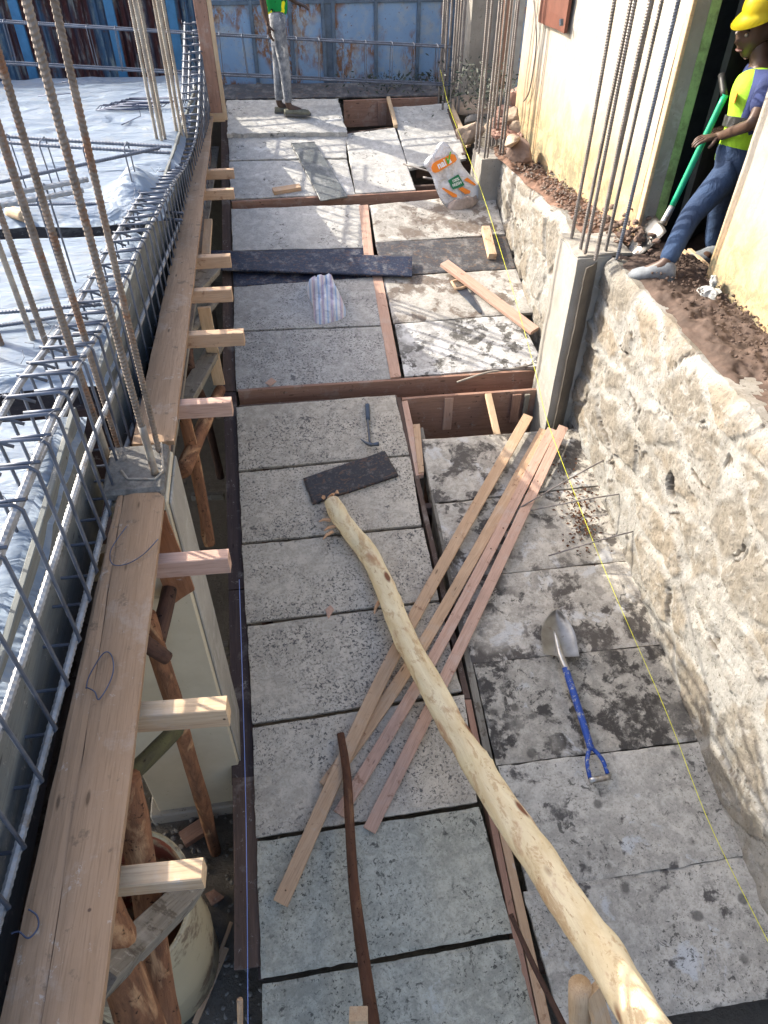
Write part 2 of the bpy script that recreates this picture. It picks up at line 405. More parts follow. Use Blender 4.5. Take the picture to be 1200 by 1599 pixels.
def flat(name, col, rough=.6, metal=0, var=.25, sc=12, bump=.2):
    g = G(name, rough, .35)
    c = g.mix(g.th(g.noise(sc, 7, .65), .35, .65), col, [x*(1-var) for x in col])
    g.bump(g.noise(sc*2.5, 6, .7), bump, .006)
    return g.out(c, rough, metal)
NAVYPLY = concrete_panel('navy_film_ply', (.03, .05, .11), (.02, .03, .065), pits=.72, white=.62, whitec=(.16, .12, .09), scale=2.2)
def filmply(name, a, b, dust, print_, t=.55):
    g = G(name, .45, .4)
    c = g.mix(g.noise(3, 5), a, b)
    br = g.th(g.noise(16, 3, .5, 1.5, g.map((1, 2.2, 1), (0, 0, .5))), .575, .6)
    c = g.mix(g.math('MULTIPLY', br, .6), c, print_)
    c = g.mix(g.math('MULTIPLY', g.th(g.noise(9, 9, .75), t, t+.15), .7), c, dust)
    c = g.mix(g.math('MULTIPLY', g.th(g.noise(60, 4, .7), .55, .7), .35), c, dust)
    g.bump(g.noise(40, 5, .6), .15, .003)
    return g.out(c, .5)
PLY_NAVY = filmply('navy_ply', (.015, .024, .055), (.012, .017, .032), (.26, .25, .24), (.09, .05, .035), .53)
PLY_BLACK = filmply('black_ply', (.03, .028, .03), (.02, .018, .02), (.2, .17, .14), (.12, .06, .03), .55)
PLY_GREY = filmply('grey_ply', (.07, .07, .072), (.045, .045, .05), (.25, .235, .215), (.16, .1, .06), .5)
PLY_DUST = filmply('dusty_ply', (.15, .16, .155), (.09, .1, .1), (.36, .36, .34), (.06, .055, .05), .5)
def flat0(name, col, rough=.6, metal=0, var=.25, sc=12, bump=.2):
    g = G(name, rough, .35)
    c = g.mix(g.th(g.noise(sc, 7, .65), .35, .65), col, [x*(1-var) for x in col])
    g.bump(g.noise(sc*2.5, 6, .7), bump, .006)
    return g.out(c, rough, metal)
g = G('concrete', .9, .2)
c = g.mix(g.th(g.noise(3, 8, .65), .35, .65), (.36, .34, .3), (.25, .235, .205)); c = g.mix(g.th(g.noise(40, 5, .7), .6, .7), c, (.15, .14, .12))
g.bump(g.noise(25, 8, .75), .5, .01); CONC = g.out(c)
g = G('pale_concrete', .9, .2)
c = g.mix(g.th(g.noise(2.5, 8, .65), .35, .65), (.34, .33, .3), (.25, .24, .21)); c = g.mix(g.math('MULTIPLY', g.th(g.noise(5, 8, .7, 1), .55, .66), .5), c, (.46, .46, .44))
c = g.mix(g.th(g.noise(45, 4, .7), .64, .7), c, (.2, .19, .16)); g.bump(g.noise(18, 9, .75), .5, .012); CONC_P = g.out(c)
g = G('plaster_column', .9, .15)
c = g.mix(g.th(g.noise(3, 6, .6), .35, .7), (.56, .5, .37), (.46, .4, .29)); c = g.mix(g.th(g.noise(28, 5, .7), .66, .72), c, (.2, .17, .12)); g.bump(g.noise(20, 6), .2, .004); COLFACE = g.out(c)
SHADEC = flat0('shade_dark_cement', (.17, .15, .125), .7, 0, .35, 5, .3)  # dark cement, with the shade of the column front mixed into its colour
TOPC = flat0('grey_column_top', (.21, .2, .18), .95, 0, .5, 30, 1)
# rubble masonry
g = G('rubble_masonry', .95, .15)
mo = g.attr('mortar'); tn = g.attr('tone')
st = g.mix(g.th(g.noise(7, 8, .7), .3, .7), (.28, .258, .22), (.185, .168, .138))
st = g.mix(g.math('MULTIPLY', tn, .8), st, (.3, .245, .175)); st = g.mix(g.math('MULTIPLY', g.th(g.noise(2, 5, .6), .5, .62), .5), st, (.36, .37, .36))
st = g.mix(g.th(g.noise(34, 6, .75), .6, .67), st, (.15, .125, .09))
mc = g.mix(g.th(g.noise(5, 7, .65), .35, .65), (.38, .375, .35), (.29, .283, .26))
c = g.mix(g.math('MULTIPLY', mo, g.th(g.noise(4, 7, .7, .5), .3, .46)), st, mc)
c = g.mix(g.math('MULTIPLY', g.th(g.noise(1.2, 6, .65), .48, .66), .35), c, (.2, .18, .145))
c = g.mix(g.th(g.noise(48, 6, .75), .57, .63), c, (.13, .115, .09))
c = g.mix(g.math('MULTIPLY', g.th(g.noise(9, 8, .75, .6), .54, .62), .5), c, (.42, .42, .4))
c = g.mix(g.attr('crack'), c, (.09, .07, .05))
g.bump(g.noise(20, 10, .8), .7, .02); g.bump(g.noise(80, 5, .7), .5, .006); RUBBLE = g.out(c)
# lime-washed wall
g = G('limewashed_wall', .85, .2)
sx = g.nt.nodes.new('ShaderNodeSeparateXYZ'); g.L(g.obj, sx.inputs[0]); z = sx.outputs[2]
zz = g.math('ADD', z, g.math('MULTIPLY', g.noise(2.2, 7, .65, .3, g.map((1, 1, .6))), .9))
c = g.mix(g.th(g.noise(2.4, 6, .6), .35, .65), (.36, .345, .31), (.3, .28, .24))
c = g.mix(g.math('MULTIPLY', g.th(zz, .7, 1.25, True), .85), c, (.5, .33, .165))
c = g.mix(g.math('MULTIPLY', g.th(zz, .65, 1.1, True), g.th(g.noise(7, 10, .8, .4), .44, .54)), c, (.2, .18, .115))
c = g.mix(g.math('MULTIPLY', g.th(g.noise(6, 3, .5, 0, g.map((1, 5, .35))), .52, .7), .35), c, (.55, .38, .18))
cr = g.th(g.voro(1.1, g.mix(.12, g.v, g.nt.nodes[[n.name for n in g.nt.nodes if n.type == 'TEX_NOISE'][0]].outputs['Color']), 'DISTANCE_TO_EDGE'), .0, .006, True)
c = g.mix(g.math('MULTIPLY', cr, g.th(g.noise(1.3, 3), .5, .58)), c, (.25, .2, .14))
c = g.mix(g.th(g.noise(55, 4, .7), .68, .73), c, (.3, .24, .15))
c = g.mix(g.math('MULTIPLY', g.th(g.noise(18, 8, .75), .56, .64), .4), c, (.33, .27, .17))
g.bump(g.noise(5, 8, .65), .55, .03); WALL = g.out(c)
SOIL = flat('red_brown_soil', (.2, .12, .085), .95, 0, .5, 9, .9)
MUD = flat('wet_mud', (.105, .072, .056), .8, 0, .5, 11, 1)
g = G('gravel_ground', .95, .2)
c = g.mix(g.noise(18, 8, .7), (.2, .18, .15), (.11, .1, .085)); g.bump(g.noise(30, 8, .75), 1, .03); GROUND = g.out(c)
STONE = flat('grey_stone', (.25, .235, .21), .9, 0, .4, 9, .6)
STONE2 = flat('tan_stone', (.4, .31, .23), .9, 0, .45, 5, .7)
STONE3 = flat('pink_stone', (.38, .23, .18), .9, 0, .45, 6, .7)
STONE4 = flat('brown_boulder', (.2, .14, .11), .9, 0, .45, 5, .7)
g = G('corrugated_paint', .55, .4)
sx = g.nt.nodes.new('ShaderNodeSeparateXYZ'); g.L(g.obj, sx.inputs[0])
bl = g.mix(g.th(g.noise(1.3, 2, .5, 0, g.map((3.2, 1, .05))), .5, .56), (.06, .028, .035), (.06, .11, .18))
bl = g.mix(g.math('MULTIPLY', g.th(g.noise(8, 8, .75, .3, g.map((2, 1, .4))), .5, .62), .75), bl, (.2, .24, .26))
c = g.mix(g.th(g.noise(12, 8, .75), .56, .64), bl, (.11, .06, .05)); CORR = g.out(c, .55)
g = G('rusty_gate_paint', .5, .4)
c = g.mix(g.noise(3, 6), (.27, .4, .56), (.17, .28, .44))
rz = g.math('MULTIPLY', g.th(g.noise(2.1, 3, .5), .47, .56), g.th(g.noise(13, 8, .75, .3, g.map((1.6, 1, .7))), .44, .52))
c = g.mix(rz, c, (.22, .11, .06))
c = g.mix(g.math('MULTIPLY', g.th(g.noise(5, 7, .7), .5, .65), .55), c, (.42, .42, .38))
c = g.mix(g.th(g.noise(35, 5, .75), .62, .68), c, (.15, .07, .04)); GATE = g.out(c)
GATE_F = flat('gate_frame_paint', (.13, .18, .24), .5, 0, .4, 10)
g = G('shovel_blue_paint', .45, .4)
c = g.mix(g.noise(12, 5), (.015, .07, .36), (.012, .045, .2)); c = g.mix(g.th(g.noise(28, 7, .75), .55, .6), c, (.3, .31, .32)); c = g.mix(g.th(g.noise(60, 4, .7), .62, .66), c, (.07, .05, .04)); BLUEP = g.out(c)
SHSTEEL = steel('shovel_steel', (.5, .5, .48), (.36, .35, .33), (.2, .15, .1), .56, .32, .7)
GREENP = flat('green_paint', (.01, .3, .16), .35, 0, .2, 12, .1)
DKSTEEL = steel('dark_steel', (.12, .14, .17), (.07, .08, .1), (.12, .07, .04), .6, .4, .7)
BLACKR = flat('black_plastic', (.02, .02, .02), .5)
g = G('drum_plastic', .5, .4)
c = g.mix(g.noise(3, 5), (.5, .45, .31), (.38, .335, .22)); c = g.mix(g.th(g.noise(5, 8, .7), .53, .6), c, (.2, .15, .1)); DRUM = g.out(c)
g = G('drum_inside', .6, .3)
c = g.mix(g.noise(3, 6), (.5, .36, .2), (.36, .22, .12)); c = g.mix(g.th(g.noise(4, 7, .7, .5), .5, .55), c, (.28, .075, .04)); DRUMI = g.out(c)
DOORG = G('green_door_paint', .6, .3)
c = DOORG.mix(DOORG.th(DOORG.noise(9, 8, .75), .42, .6), (.3, .46, .18), (.17, .24, .1)); DOORG = DOORG.out(DOORG.mix(.0, c, c))
SHUT = flat('shutter_red_brown', (.15, .055, .035), .6, 0, .35, 8, .05)
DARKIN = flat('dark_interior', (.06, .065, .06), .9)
YSTR = flat('yellow_string', (.75, .75, .03), .6, 0, .1)
BSTR = flat('blue_string', (.25, .35, .75), .6, 0, .1)
SKIN = flat('dark_skin', (.085, .05, .035), .45, 0, .25, 8, .1)
EYEW = flat('eye_white', (.25, .22, .2), .3, 0, .05)
LIPS = flat('lips', (.1, .048, .04), .5, 0, .1)
HAIR = flat('black_hair', (.012, .01, .01), .9, 0, .3, 40, 1)
g = G('jeans_denim', .85, .15)
c = g.mix(g.th(g.noise(5, 6, .6), .35, .65), (.026, .055, .12), (.015, .03, .068)); c = g.mix(g.math('MULTIPLY', g.noise(160, 2), .4), c, (.08, .1, .15)); g.bump(g.noise(9, 5, .6, .8), .7, .03); JEANS = g.out(c)
g = G('ripped_grey_jeans', .85, .15)
c = g.mix(g.th(g.noise(9, 7, .7), .4, .6), (.3, .31, .32), (.09, .1, .12)); c = g.mix(g.th(g.noise(17, 6, .7, 0, g.map((1, 1, .4))), .6, .64), c, (.5, .49, .46)); g.bump(g.noise(14, 5, .6, .8), .7, .02); GJEANS = g.out(c)
g = G('green_yellow_shirt', .8, .2)
c = g.mix(g.th(g.noise(13, 2, .5, 0, g.map((1.2, 1.2, .6))), .56, .57), (.01, .26, .06), (.75, .75, .02)); c = g.mix(g.th(g.noise(21, 2, .5), .64, .65), c, (.01, .03, .015)); g.bump(g.noise(8, 4), .5, .02); SHIRTG = g.out(c)
HIVIS = flat('hi_vis_yellow', (.33, .62, .03), .75, 0, .35, 8, 1)
REFL = flat('reflective_band', (.32, .33, .34), .4, .3, .2)
BSHIRT = flat('blue_work_shirt', (.03, .045, .14), .9, 0, .45, 9, 1)
HELM = flat('yellow_helmet', (.75, .62, .03), .35, 0, .08, 5, .02)
SHOE = flat('grey_shoe', (.2, .22, .24), .8, 0, .35, 20, .5)
SOLE = flat('shoe_sole', (.1, .1, .1), .8)
SANDAL = flat('olive_sandal', (.16, .16, .12), .8, 0, .4, 20)
ORANGE = flat('orange_print', (.85, .25, .03), .6, 0, .1)
g = G('white_woven_bag', .5, .35); g.bump(g.noise(9, 5, .6, 2.2), 1, .035); g.bump(g.noise(26, 4, .6, 1), .6, .01); WHITEB = g.out(g.mix(g.th(g.noise(9, 7, .7), .5, .65), (.7, .7, .7), (.5, .48, .45)))
DGREEN = flat('dark_green_print', (.01, .17, .07), .6, 0, .1)
LGREEN = flat('check_green', (.1, .42, .03), .6, 0, .1)
BAGBOT = flat('dusty_bag_bottom', (.42, .34, .29), .8, 0, .4, 14)
RUBW = flat('sack_grey', (.35, .36, .35), .6)

exec_order = []
# ================================================================== SETTING
def ground():
    xs = [-120, -40, -15, -8, -5, -3.5] + [-3+.15*i for i in range(36)] + [2.34, 2.35, 2.6, 3, 4, 6, 12, 40, 120]
    ys = [-120, -40, -12, -4, -1.5] + [-1+.15*i for i in range(69)] + [9.31, 9.5, 10, 11, 14, 30, 120]
    xs = sorted(set(xs)); ys = sorted(set(ys))
    bm = bmesh.new(); R = []
    for y in ys:
        row = []
        for x in xs:
            z = 0
            if x > 2.33: z = 1.98
            if y > 9.3: z = 2.02 if x < 2.33 else 2.0
            z += mn.noise((x*2.2, y*2.2, 0))*.03
            row.append(bm.verts.new((x, y, z)))
        R.append(row)
    for j in range(len(ys)-1):
        for i in range(len(xs)-1): bm.faces.new((R[j][i], R[j][i+1], R[j+1][i+1], R[j+1][i]))
    tag(link('ground', bm_mesh(bm), GROUND, recenter=False), kind='structure')
ground()
def scatter(name, label, n, fn, rng, mat, sub=1, rough=.45):
    bm = bmesh.new()
    for _ in range(n):
        c, r = fn(); rock_into(bm, c, r, sub, (1, random.uniform(.6, 1), random.uniform(.5, .8)), rough=rough)
    return tag(link(name, bm_mesh(bm), mat, recenter=False), label, 'stones', None, 'stuff')
scatter('gravel', 'loose grey gravel on the floor of the trench', 900,
        lambda: (Vector((random.uniform(-1.3, -.2), random.uniform(.3, 3.2), random.uniform(0, .02))), random.choice((.01, .014, .022))), None, STONE)
# ================================================================== RAMP DECK PANELS
def panel(q, mat, label, dz=0, th=.03, name='crusted_slab', cat='panel', group='concrete-crusted formwork panels laid on the ramp', edge=.0035, bow=0, nu=56, nv=30):
    o = quad_slab(name, [DK(u, v, dz+random.uniform(-.003, .004))+Vector((random.uniform(-.005, .004), random.uniform(-.005, .004), 0)) for (u, v) in q], th, mat, edge=edge, bow=bow, grow=.009, nu=nu, nv=nv, surf=.0025)
    return tag(o, label, cat, group)
PL = [
 ([(412, 1537), (801, 1467), (850, 1660), (418, 1745)], PAN_L2, 'greenish grey panel at the bottom of the photo, nearest in the left row'),
 ([(403, 1317), (747, 1262), (798, 1456), (411, 1526)], PAN_L2, 'mossy grey panel crossed by the dark bark stick, lowest battens end on it'),
 ([(397, 1137), (722, 1086), (744, 1252), (402, 1306)], PAN_L, 'grey panel under the upper tip of the dark stick'),
 ([(388, 978), (686, 940), (719, 1079), (396, 1129)], PAN_L, 'speckled grey panel left of the log, holding one small wood chip at its far edge'),
 ([(380, 851), (659, 824), (683, 934), (387, 971)], PAN_L, 'panel with black pits left of the log, just nearer than the black offcut'),
 ([(376, 738), (640, 713), (657, 818), (380, 845)], PAN_L, 'plain grey panel carrying the black plywood offcut'),
 ([(372, 636), (616, 617), (638, 708), (375, 732)], PAN_L, 'grey panel carrying the hammer, against the brown cross board'),
 ([(367, 519), (598, 510), (608, 590), (371, 607)], PAN_WB, 'dark-spotted panel nearer than the striped sack, with a wood chip at its near edge'),
 ([(367, 448), (586, 432), (597, 506), (367, 515)], PAN_WB, 'pale speckled panel carrying the striped sack'),
 ([(362, 326), (562, 319), (574, 385), (365, 390)], PAN_W, 'whitish panel just beyond the long navy board'),
 ([(360, 252), (541, 249), (554, 302), (362, 309)], PAN_W, 'whitish panel carrying the short wood block, lowest of the upper left stack'),
 ([(358, 211), (539, 210), (541, 245), (360, 249)], PAN_W, 'narrow whitish panel between the person\'s slab and the panel with the wood block'),
 ([(822, 1392), (1161, 1340), (1290, 1543), (884, 1612)], PAN_R3, 'bluish grey panel at the near end of the right row, beside the wall'),
 ([(781, 1196), (1096, 1158), (1161, 1335), (826, 1388)], PAN_R3, 'grey panel with one big round damp stain next to the shovel grip'),
 ([(743, 1037), (1033, 1008), (1093, 1155), (778, 1193)], PAN_R2, 'heavily dark-stained panel under the blue shovel shaft'),
 ([(710, 905), (986, 877), (1031, 1005), (740, 1033)], PAN_R, 'spotted panel under the shovel blade'),
 ([(683, 787), (946, 759), (984, 873), (708, 901)], PAN_R, 'damp-spotted panel under the bent bars sticking from the wall'),
 ([(660, 686), (905, 669), (943, 756), (681, 784)], PAN_R, 'stained panel under the upper ends of the crossed battens'),
 ([(618, 506), (809, 491), (848, 569), (634, 587)], PAN_SP, 'white limed panel with dark splashes at the end of the lone pink batten'),
 ([(601, 433), (805, 420), (831, 487), (616, 503)], PAN_BR, 'brown-stained panel carrying the hand saw'),
 ([(579, 320), (770, 302), (788, 364), (588, 377)], PAN_BR, 'panel half wet and brown at the foot of the printed white sack'),
 ([(540, 209), (617, 199), (648, 295), (556, 301)], PAN_W, 'upright pale panel right of the leaning dusty board'),
 ([(613, 168), (700, 161), (728, 246), (640, 262)], PAN_W, 'pale panel beyond the printed white sack, beside the yellow batten'),
]
for q, mt, lb in PL: panel(q, mt, lb)
panel([(355, 156), (527, 154), (541, 205), (357, 207)], PAN_W, 'thick white slab with chipped edges under the sandalled person', .055, .05, edge=.012)
# extra panel continuing the right row off the near end
panel([(588, 378), (789, 369), (805, 418), (600, 430)], PLY_GREY, 'dark dusty plywood sheet under the short upright block', -.004, .02, 'plywood_sheet', 'plywood', 'film-faced plywood pieces on the ramp', .001)
panel([(365, 391), (575, 386), (584, 431), (366, 446)], PLY_NAVY, 'navy plywood sheet set flush between two pale panels', -.004, .02, 'plywood_sheet', 'plywood', 'film-faced plywood pieces on the ramp', .001)
panel([(322, 390), (642, 400), (642, 430), (322, 419)], PLY_NAVY, 'long narrow navy board lying across the batten', .05, .018, 'plywood_board', 'plywood', 'film-faced plywood pieces on the ramp', .001)
panel([(350, 131), (690, 127), (690, 148), (352, 154)], PLY_GREY, 'dusty plywood landing strip at the far top of the ramp', .02, .02, 'plywood_sheet', 'plywood', 'film-faced plywood pieces on the ramp', .003)
panel([(456, 224), (492, 221), (542, 305), (501, 311)], PLY_DUST, 'narrow dusty offcut lying slantwise below the sandalled person', .03, .018, 'plywood_offcut', 'plywood', 'film-faced plywood pieces on the ramp', .002)
panel([(475, 746), (600, 704), (620, 741), (491, 784)], PLY_BLACK, 'black plywood offcut at the tip of the peeled log', .024, .02, 'plywood_offcut', 'plywood', 'film-faced plywood pieces on the ramp', .002)
# timber strips in the deck plane
def strip(q, mat, label, dz=.0, th=.04, name='timber_board', group='timber boards framing the ramp'):
    o = quad_slab(name, [DK(u, v, dz) for (u, v) in q], th, mat, nu=20, nv=2, edge=.002, surf=.001)
    return tag(o, label, 'board', group)
def wallboard(pa, pb, dz, hgt, mat, label, th=.03, name='timber_board', group='timber boards framing the ramp', parent=None):
    a = DK(*pa, dz); b = DK(*pb, dz)
    a.z -= hgt/2; b.z -= hgt/2
    o = beam(name, a, b, th, hgt, mat, parent)
    return o if parent else tag(o, label, 'board', group)
wallboard((372, 609), (842, 577), -.0, .24, W_BROWN, 'brown board standing on edge across the whole ramp below the spotted panels', .03)
wallboard((628, 622), (838, 607), .0, .42, W_BROWN, 'plank wall in the open bay behind the crossed batten ends', .03)
wallboard((362, 314), (690, 297), -.0, .16, W_BROWN, 'narrow brown board across the ramp at the foot of the leaning offcut')
wallboard((374, 634), (620, 618), -.01, .3, W_DKB, 'board edge hidden under the hammer panel')
# cleats on the plank wall
for (u, v0, sz, mt, lb) in ((700, 617, .3, W_PINK, 'upright cleat nailed left on the plank wall'), (806, 612, .26, W_BROWN, 'upright cleat nailed right on the plank wall'), (822, 612, .22, W_GREY, 'thin grey cleat at the right end of the plank wall')):
    a = DK(u, v0, -.02); a.y -= .035
    tag(beam('cleat', a, a+Vector((0, -.002, -sz)), .07 if mt is not W_GREY else .04, .02, mt, up=(0, 1, 0)), lb, 'cleat', 'short timber pieces in the open bay')
tag(beam('cleat', DK(762, 616, -.0), DK(776, 680, -.06), .05, .03, W_PALE), 'pale shadow-striped stud leaning in the open bay', 'cleat', 'short timber pieces in the open bay')
# centre battens and gap edging
strip([(561, 320), (575, 319), (588, 428), (572, 429)], W_PINK, 'upper pink batten in the centre seam, beyond the navy board', .012, .02)
strip([(582, 429), (597, 429), (627, 587), (610, 589)], W_PINK, 'lower pink batten in the centre seam, below the navy board', .012, .02)
strip([(619, 620), (626, 620), (735, 1090), (726, 1090)], W_DKB, 'thin upper edge board right of the left panel row', -.004, .1)
strip([(726, 1092), (736, 1092), (858, 1680), (846, 1682)], W_BROWN, 'thin lower edge board right of the left panel row', -.004, .1)
strip([(628, 626), (637, 625), (662, 740), (650, 742)], W_PINK, 'pink board standing in the gap below the plank wall', .0, .05)
strip([(645, 662), (656, 661), (663, 736), (654, 738)], W_TAN, 'short tan offcut beside the pink gap board', .012, .05)
strip([(652, 668), (661, 667), (792, 1290), (780, 1292)], W_GREY, 'long grey edge board left of the right panel row', -.006, .12)
strip([(780, 1294), (792, 1292), (880, 1680), (862, 1684)], W_TAN, 'lower edge board left of the right panel row', -.006, .12)
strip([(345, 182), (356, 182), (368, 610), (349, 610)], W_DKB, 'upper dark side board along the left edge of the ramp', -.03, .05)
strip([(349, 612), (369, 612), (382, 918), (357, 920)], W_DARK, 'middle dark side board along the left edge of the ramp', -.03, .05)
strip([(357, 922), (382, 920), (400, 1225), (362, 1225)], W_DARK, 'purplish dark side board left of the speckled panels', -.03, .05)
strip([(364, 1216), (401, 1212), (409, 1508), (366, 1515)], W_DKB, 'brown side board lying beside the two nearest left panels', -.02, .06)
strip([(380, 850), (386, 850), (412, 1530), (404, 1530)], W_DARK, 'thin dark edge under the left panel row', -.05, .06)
# opening at the far end
wallboard((537, 157), (686, 151), .0, .28, W_BROWN, 'brown board at the back of the far opening')
wallboard((540, 207), (612, 198), -.04, .2, W_DKB, 'dark board at the near side of the far opening')
tag(beam('cleat', DK(607, 153, .02), DK(618, 197, .02), .04, .04, W_PALE), 'pale stud across the far opening', 'cleat', 'short timber pieces in the open bay')
a = DK(597, 158, -.02); tag(beam('cleat', a+Vector((0, -.04, 0)), a+Vector((0, -.04, -.24)), .1, .02, W_BROWN, up=(0, 1, 0)), 'brown block in the corner of the far opening', 'cleat', 'short timber pieces in the open bay')
wallboard((650, 262), (742, 250), -.1, .1, W_DKB, 'dark board edge behind the printed sack')
strip([(702, 162), (708, 162), (736, 225), (729, 227)], W_PALE, 'yellowish batten lying beside the upper right panel', .04, .03)
strip([(696, 163), (701, 163), (729, 240), (722, 242)], W_DKB, 'dark edge beside the upper right panel', .0, .08)
# joists under the deck
for i, y in enumerate((.9, 1.8, 2.7, 3.6, 5.1, 6.0, 7.5, 8.3)):
    z = deckz(y)-.1
    tag(beam('joist', (-.42, y, z), (2.05, y, z), .05, .08, W_DKB), 'timber joist under the ramp panels', 'joist', 'joists under the ramp')
for i, y in enumerate((1.2, 2.1, 3.0, 3.9, 4.9, 5.8, 6.7, 7.6)):
    for x in (-.3, .95, 1.7):
        tag(pole('timber_prop', [(x, y, 0), (x+random.uniform(-.05, .05), y+random.uniform(-.05, .05), deckz(y)/2), (x, y, deckz(y)-.14)], .04, .035, B_DARK, n=8, seg=8, knots=1), 'bark-covered round prop under the ramp', 'prop', 'props under the ramp')
# ================================================================== LEFT SLAB EDGE
def tarp(x0, x1, y0, y1, label, ny, seed, fold=None, nx=90):
    bm = bmesh.new(); R = []
    for j in range(ny+1):
        row = []
        for i in range(nx+1):
            x = x0+(x1-x0)*i/nx; y = y0+(y1-y0)*j/ny
            z = TZ(y)-.03
            z += mn.noise((x*1.2+seed, y*1.6, 0))*.03-abs(mn.noise((x*1.2+y*1.6+seed, y*3.2-x, 3)))*.045+mn.noise((x*6+seed, y*7, 5))*.003
            if fold:
                d = ((x-fold[0])/fold[2])**2+((y-fold[1])/fold[3])**2
                z += fold[4]*math.exp(-d)*(1+.6*mn.noise((x*9, y*9, 2)))
            e = min(i/nx, 1-i/nx)*(x1-x0); f = min(j/ny, 1-j/ny)*(y1-y0); e = min(e, f)
            if e < .05: z -= (.05-e)*1.2
            row.append(bm.verts.new((x+mn.noise((y*3, seed, 1))*.012, y+mn.noise((x*2.5, seed, 7))*.02, z)))
        R.append(row)
    for j in range(ny):
        for i in range(nx): bm.faces.new((R[j][i], R[j][i+1], R[j+1][i+1], R[j+1][i]))
    bmesh.ops.solidify(bm, geom=bm.faces[:], thickness=.004)
    return tag(link('tarpaulin', bm_mesh(bm), TARP, smooth=True), label, 'tarpaulin', 'pale blue sheets over the left slab')
tarp(-5.5, -.765, -.6, 2.33, 'pale blue sheet on the nearest slab bay, behind the near rebar cage', 90, 1)
tarp(-5.5, -.725, 2.56, 4.25, 'pale blue sheet on the middle slab bay', 70, 11)
tarp(-5.5, -.655, 4.5, 9.45, 'pale blue sheet on the far slab bay, with a folded hump near the column bars', 130, 23, fold=(-.86, 4.95, .15, .3, .14), nx=120)
box('slab_form', (-5.6, -.7, 2.2), (-.82, 2.3, 2.62), W_DARK); tag(bpy.data.objects['slab_form'], 'dark formwork deck under the nearest sheet', 'formwork', 'formwork under the sheets')
for (ya, yb, zt, lb) in ((2.6, 4.22, 2.5, 'dark formwork deck under the middle sheet'), (4.54, 9.4, 2.24, 'dark formwork deck under the far sheet')):
    o = box('slab_form', (-5.6, ya, 1.9), (-.79 if ya < 4 else -.72, yb, zt), W_DARK); tag(o, lb, 'formwork', 'formwork under the sheets')
# beam trench side and bottom
def lz(y, d=0): return ZL(y)-d
o = beam('timber_board', (-.79, -.6, 2.5), (-.79, 2.3, 2.5), .02, .42, W_GG); tag(o, 'near grey side board of the beam trench under the sheet edge', 'board', 'beam trench boards')
o = beam('timber_board', (-.75, 2.58, 2.48), (-.67, 8.8, 2.17), .02, .42, W_GG); tag(o, 'far grey side board of the beam trench', 'board', 'beam trench boards')
o = box('timber_board', (-5.6, 2.25, 2.05), (-.66, 2.65, 2.09), W_DARK); tag(o, 'dark bottom added to close the nearer cross trench to sunlight', 'board', 'beam trench boards')  # both cross-trench bottoms added to stop sun passing through onto the ramp
o = box('timber_board', (-5.6, 4.15, 2.05), (-.66, 4.6, 2.09), W_DARK); tag(o, 'dark bottom added to close the farther cross trench to sunlight', 'board', 'beam trench boards')
o = beam('timber_board', (-.78, -.6, 2.08), (-.75, 2.0, 2.08), .24, .025, W_GREY); tag(o, 'near bottom board of the beam trench', 'board', 'beam trench boards')
o = beam('timber_board', (-.72, 2.35, lz(2.35, .42)), (-.64, 8.8, lz(8.8, .42)), .24, .025, W_GREY); tag(o, 'far bottom board of the beam trench', 'board', 'beam trench boards')
# planks on the edge
o = quad_slab('edge_plank', [H(187, 803, 2.5)+Vector((0, .26, 0)), Vector((-.487, 2.0, 2.5)), Vector((-.505, -.5, 2.5)), Vector((-.60, -.5, 2.5))], .024, W_PLANK, nu=4, nv=30, edge=.002); tag(o, 'right one of the two near scuffed planks along the slab edge', 'plank', 'planks along the slab edge')
o = quad_slab('edge_plank', [Vector((-.655, 2.0, 2.498)), H(187, 803, 2.498)+Vector((-.0015, .26, 0)), Vector((-.6015, -.5, 2.498)), Vector((-.72, -.5, 2.498))], .024, W_PLANK, nu=4, nv=30, edge=.002); tag(o, 'left one of the two near scuffed planks along the slab edge, touching the cage', 'plank', 'planks along the slab edge')
o = quad_slab('edge_plank', [Vector((-.62, 8.4, ZL(8.4))), Vector((-.505, 8.4, ZL(8.4))), Vector((-.478, 2.36, ZL(2.36))), Vector((-.64, 2.36, ZL(2.36)))], .026, W_PLANK, nu=4, nv=40, edge=.003); tag(o, 'long far plank beyond the near column along the slab edge', 'plank', 'planks along the slab edge')
o = beam('timber_board', (-.655, -.5, 2.28), (-.64, 1.98, 2.28), .02, .38, W_BROWN); tag(o, 'brown side form under the near planks', 'board', 'beam trench boards')
o = beam('timber_board', (-.62, 2.36, lz(2.36, .22)), (-.6, 8.4, lz(8.4, .22)), .02, .38, W_BROWN); tag(o, 'brown side form under the far plank', 'board', 'beam trench boards')
# near column
c1 = empty('concrete_column', (-.68, 2.16, 0), 'pale concrete column at the near left with rusty bars rising from its top', 'column', 'columns of the left slab')
box('shaft', (-.70, 2.02, -.05), (-.485, 2.32, 2.46), COLFACE, c1, .006)
box('lower_shaft', (-1.0, 2.012, -.06), (-.488, 2.31, 1.95), COLFACE, c1, .006)
box('rough_top', (-.71, 2.03, 2.462), (-.49, 2.31, 2.512), TOPC, c1, .012)
box('side_render', (-.4845, 2.03, .05), (-.474, 2.315, 2.44), CONC_P, c1)
box('base_kicker', (-1.05, 1.98, -.05), (-.44, 2.36, .1), CONC, c1, .01)
quad_slab('form_sheet', [Vector((-.6, 2.0, 2.42)), Vector((-.50, 2.0, 2.42)), Vector((-.47, 2.0, 1.98)), Vector((-.585, 2.0, 1.9))], .016, W_RED, c1, nrm=Vector((0, -1, 0.001)), nu=4, nv=8)
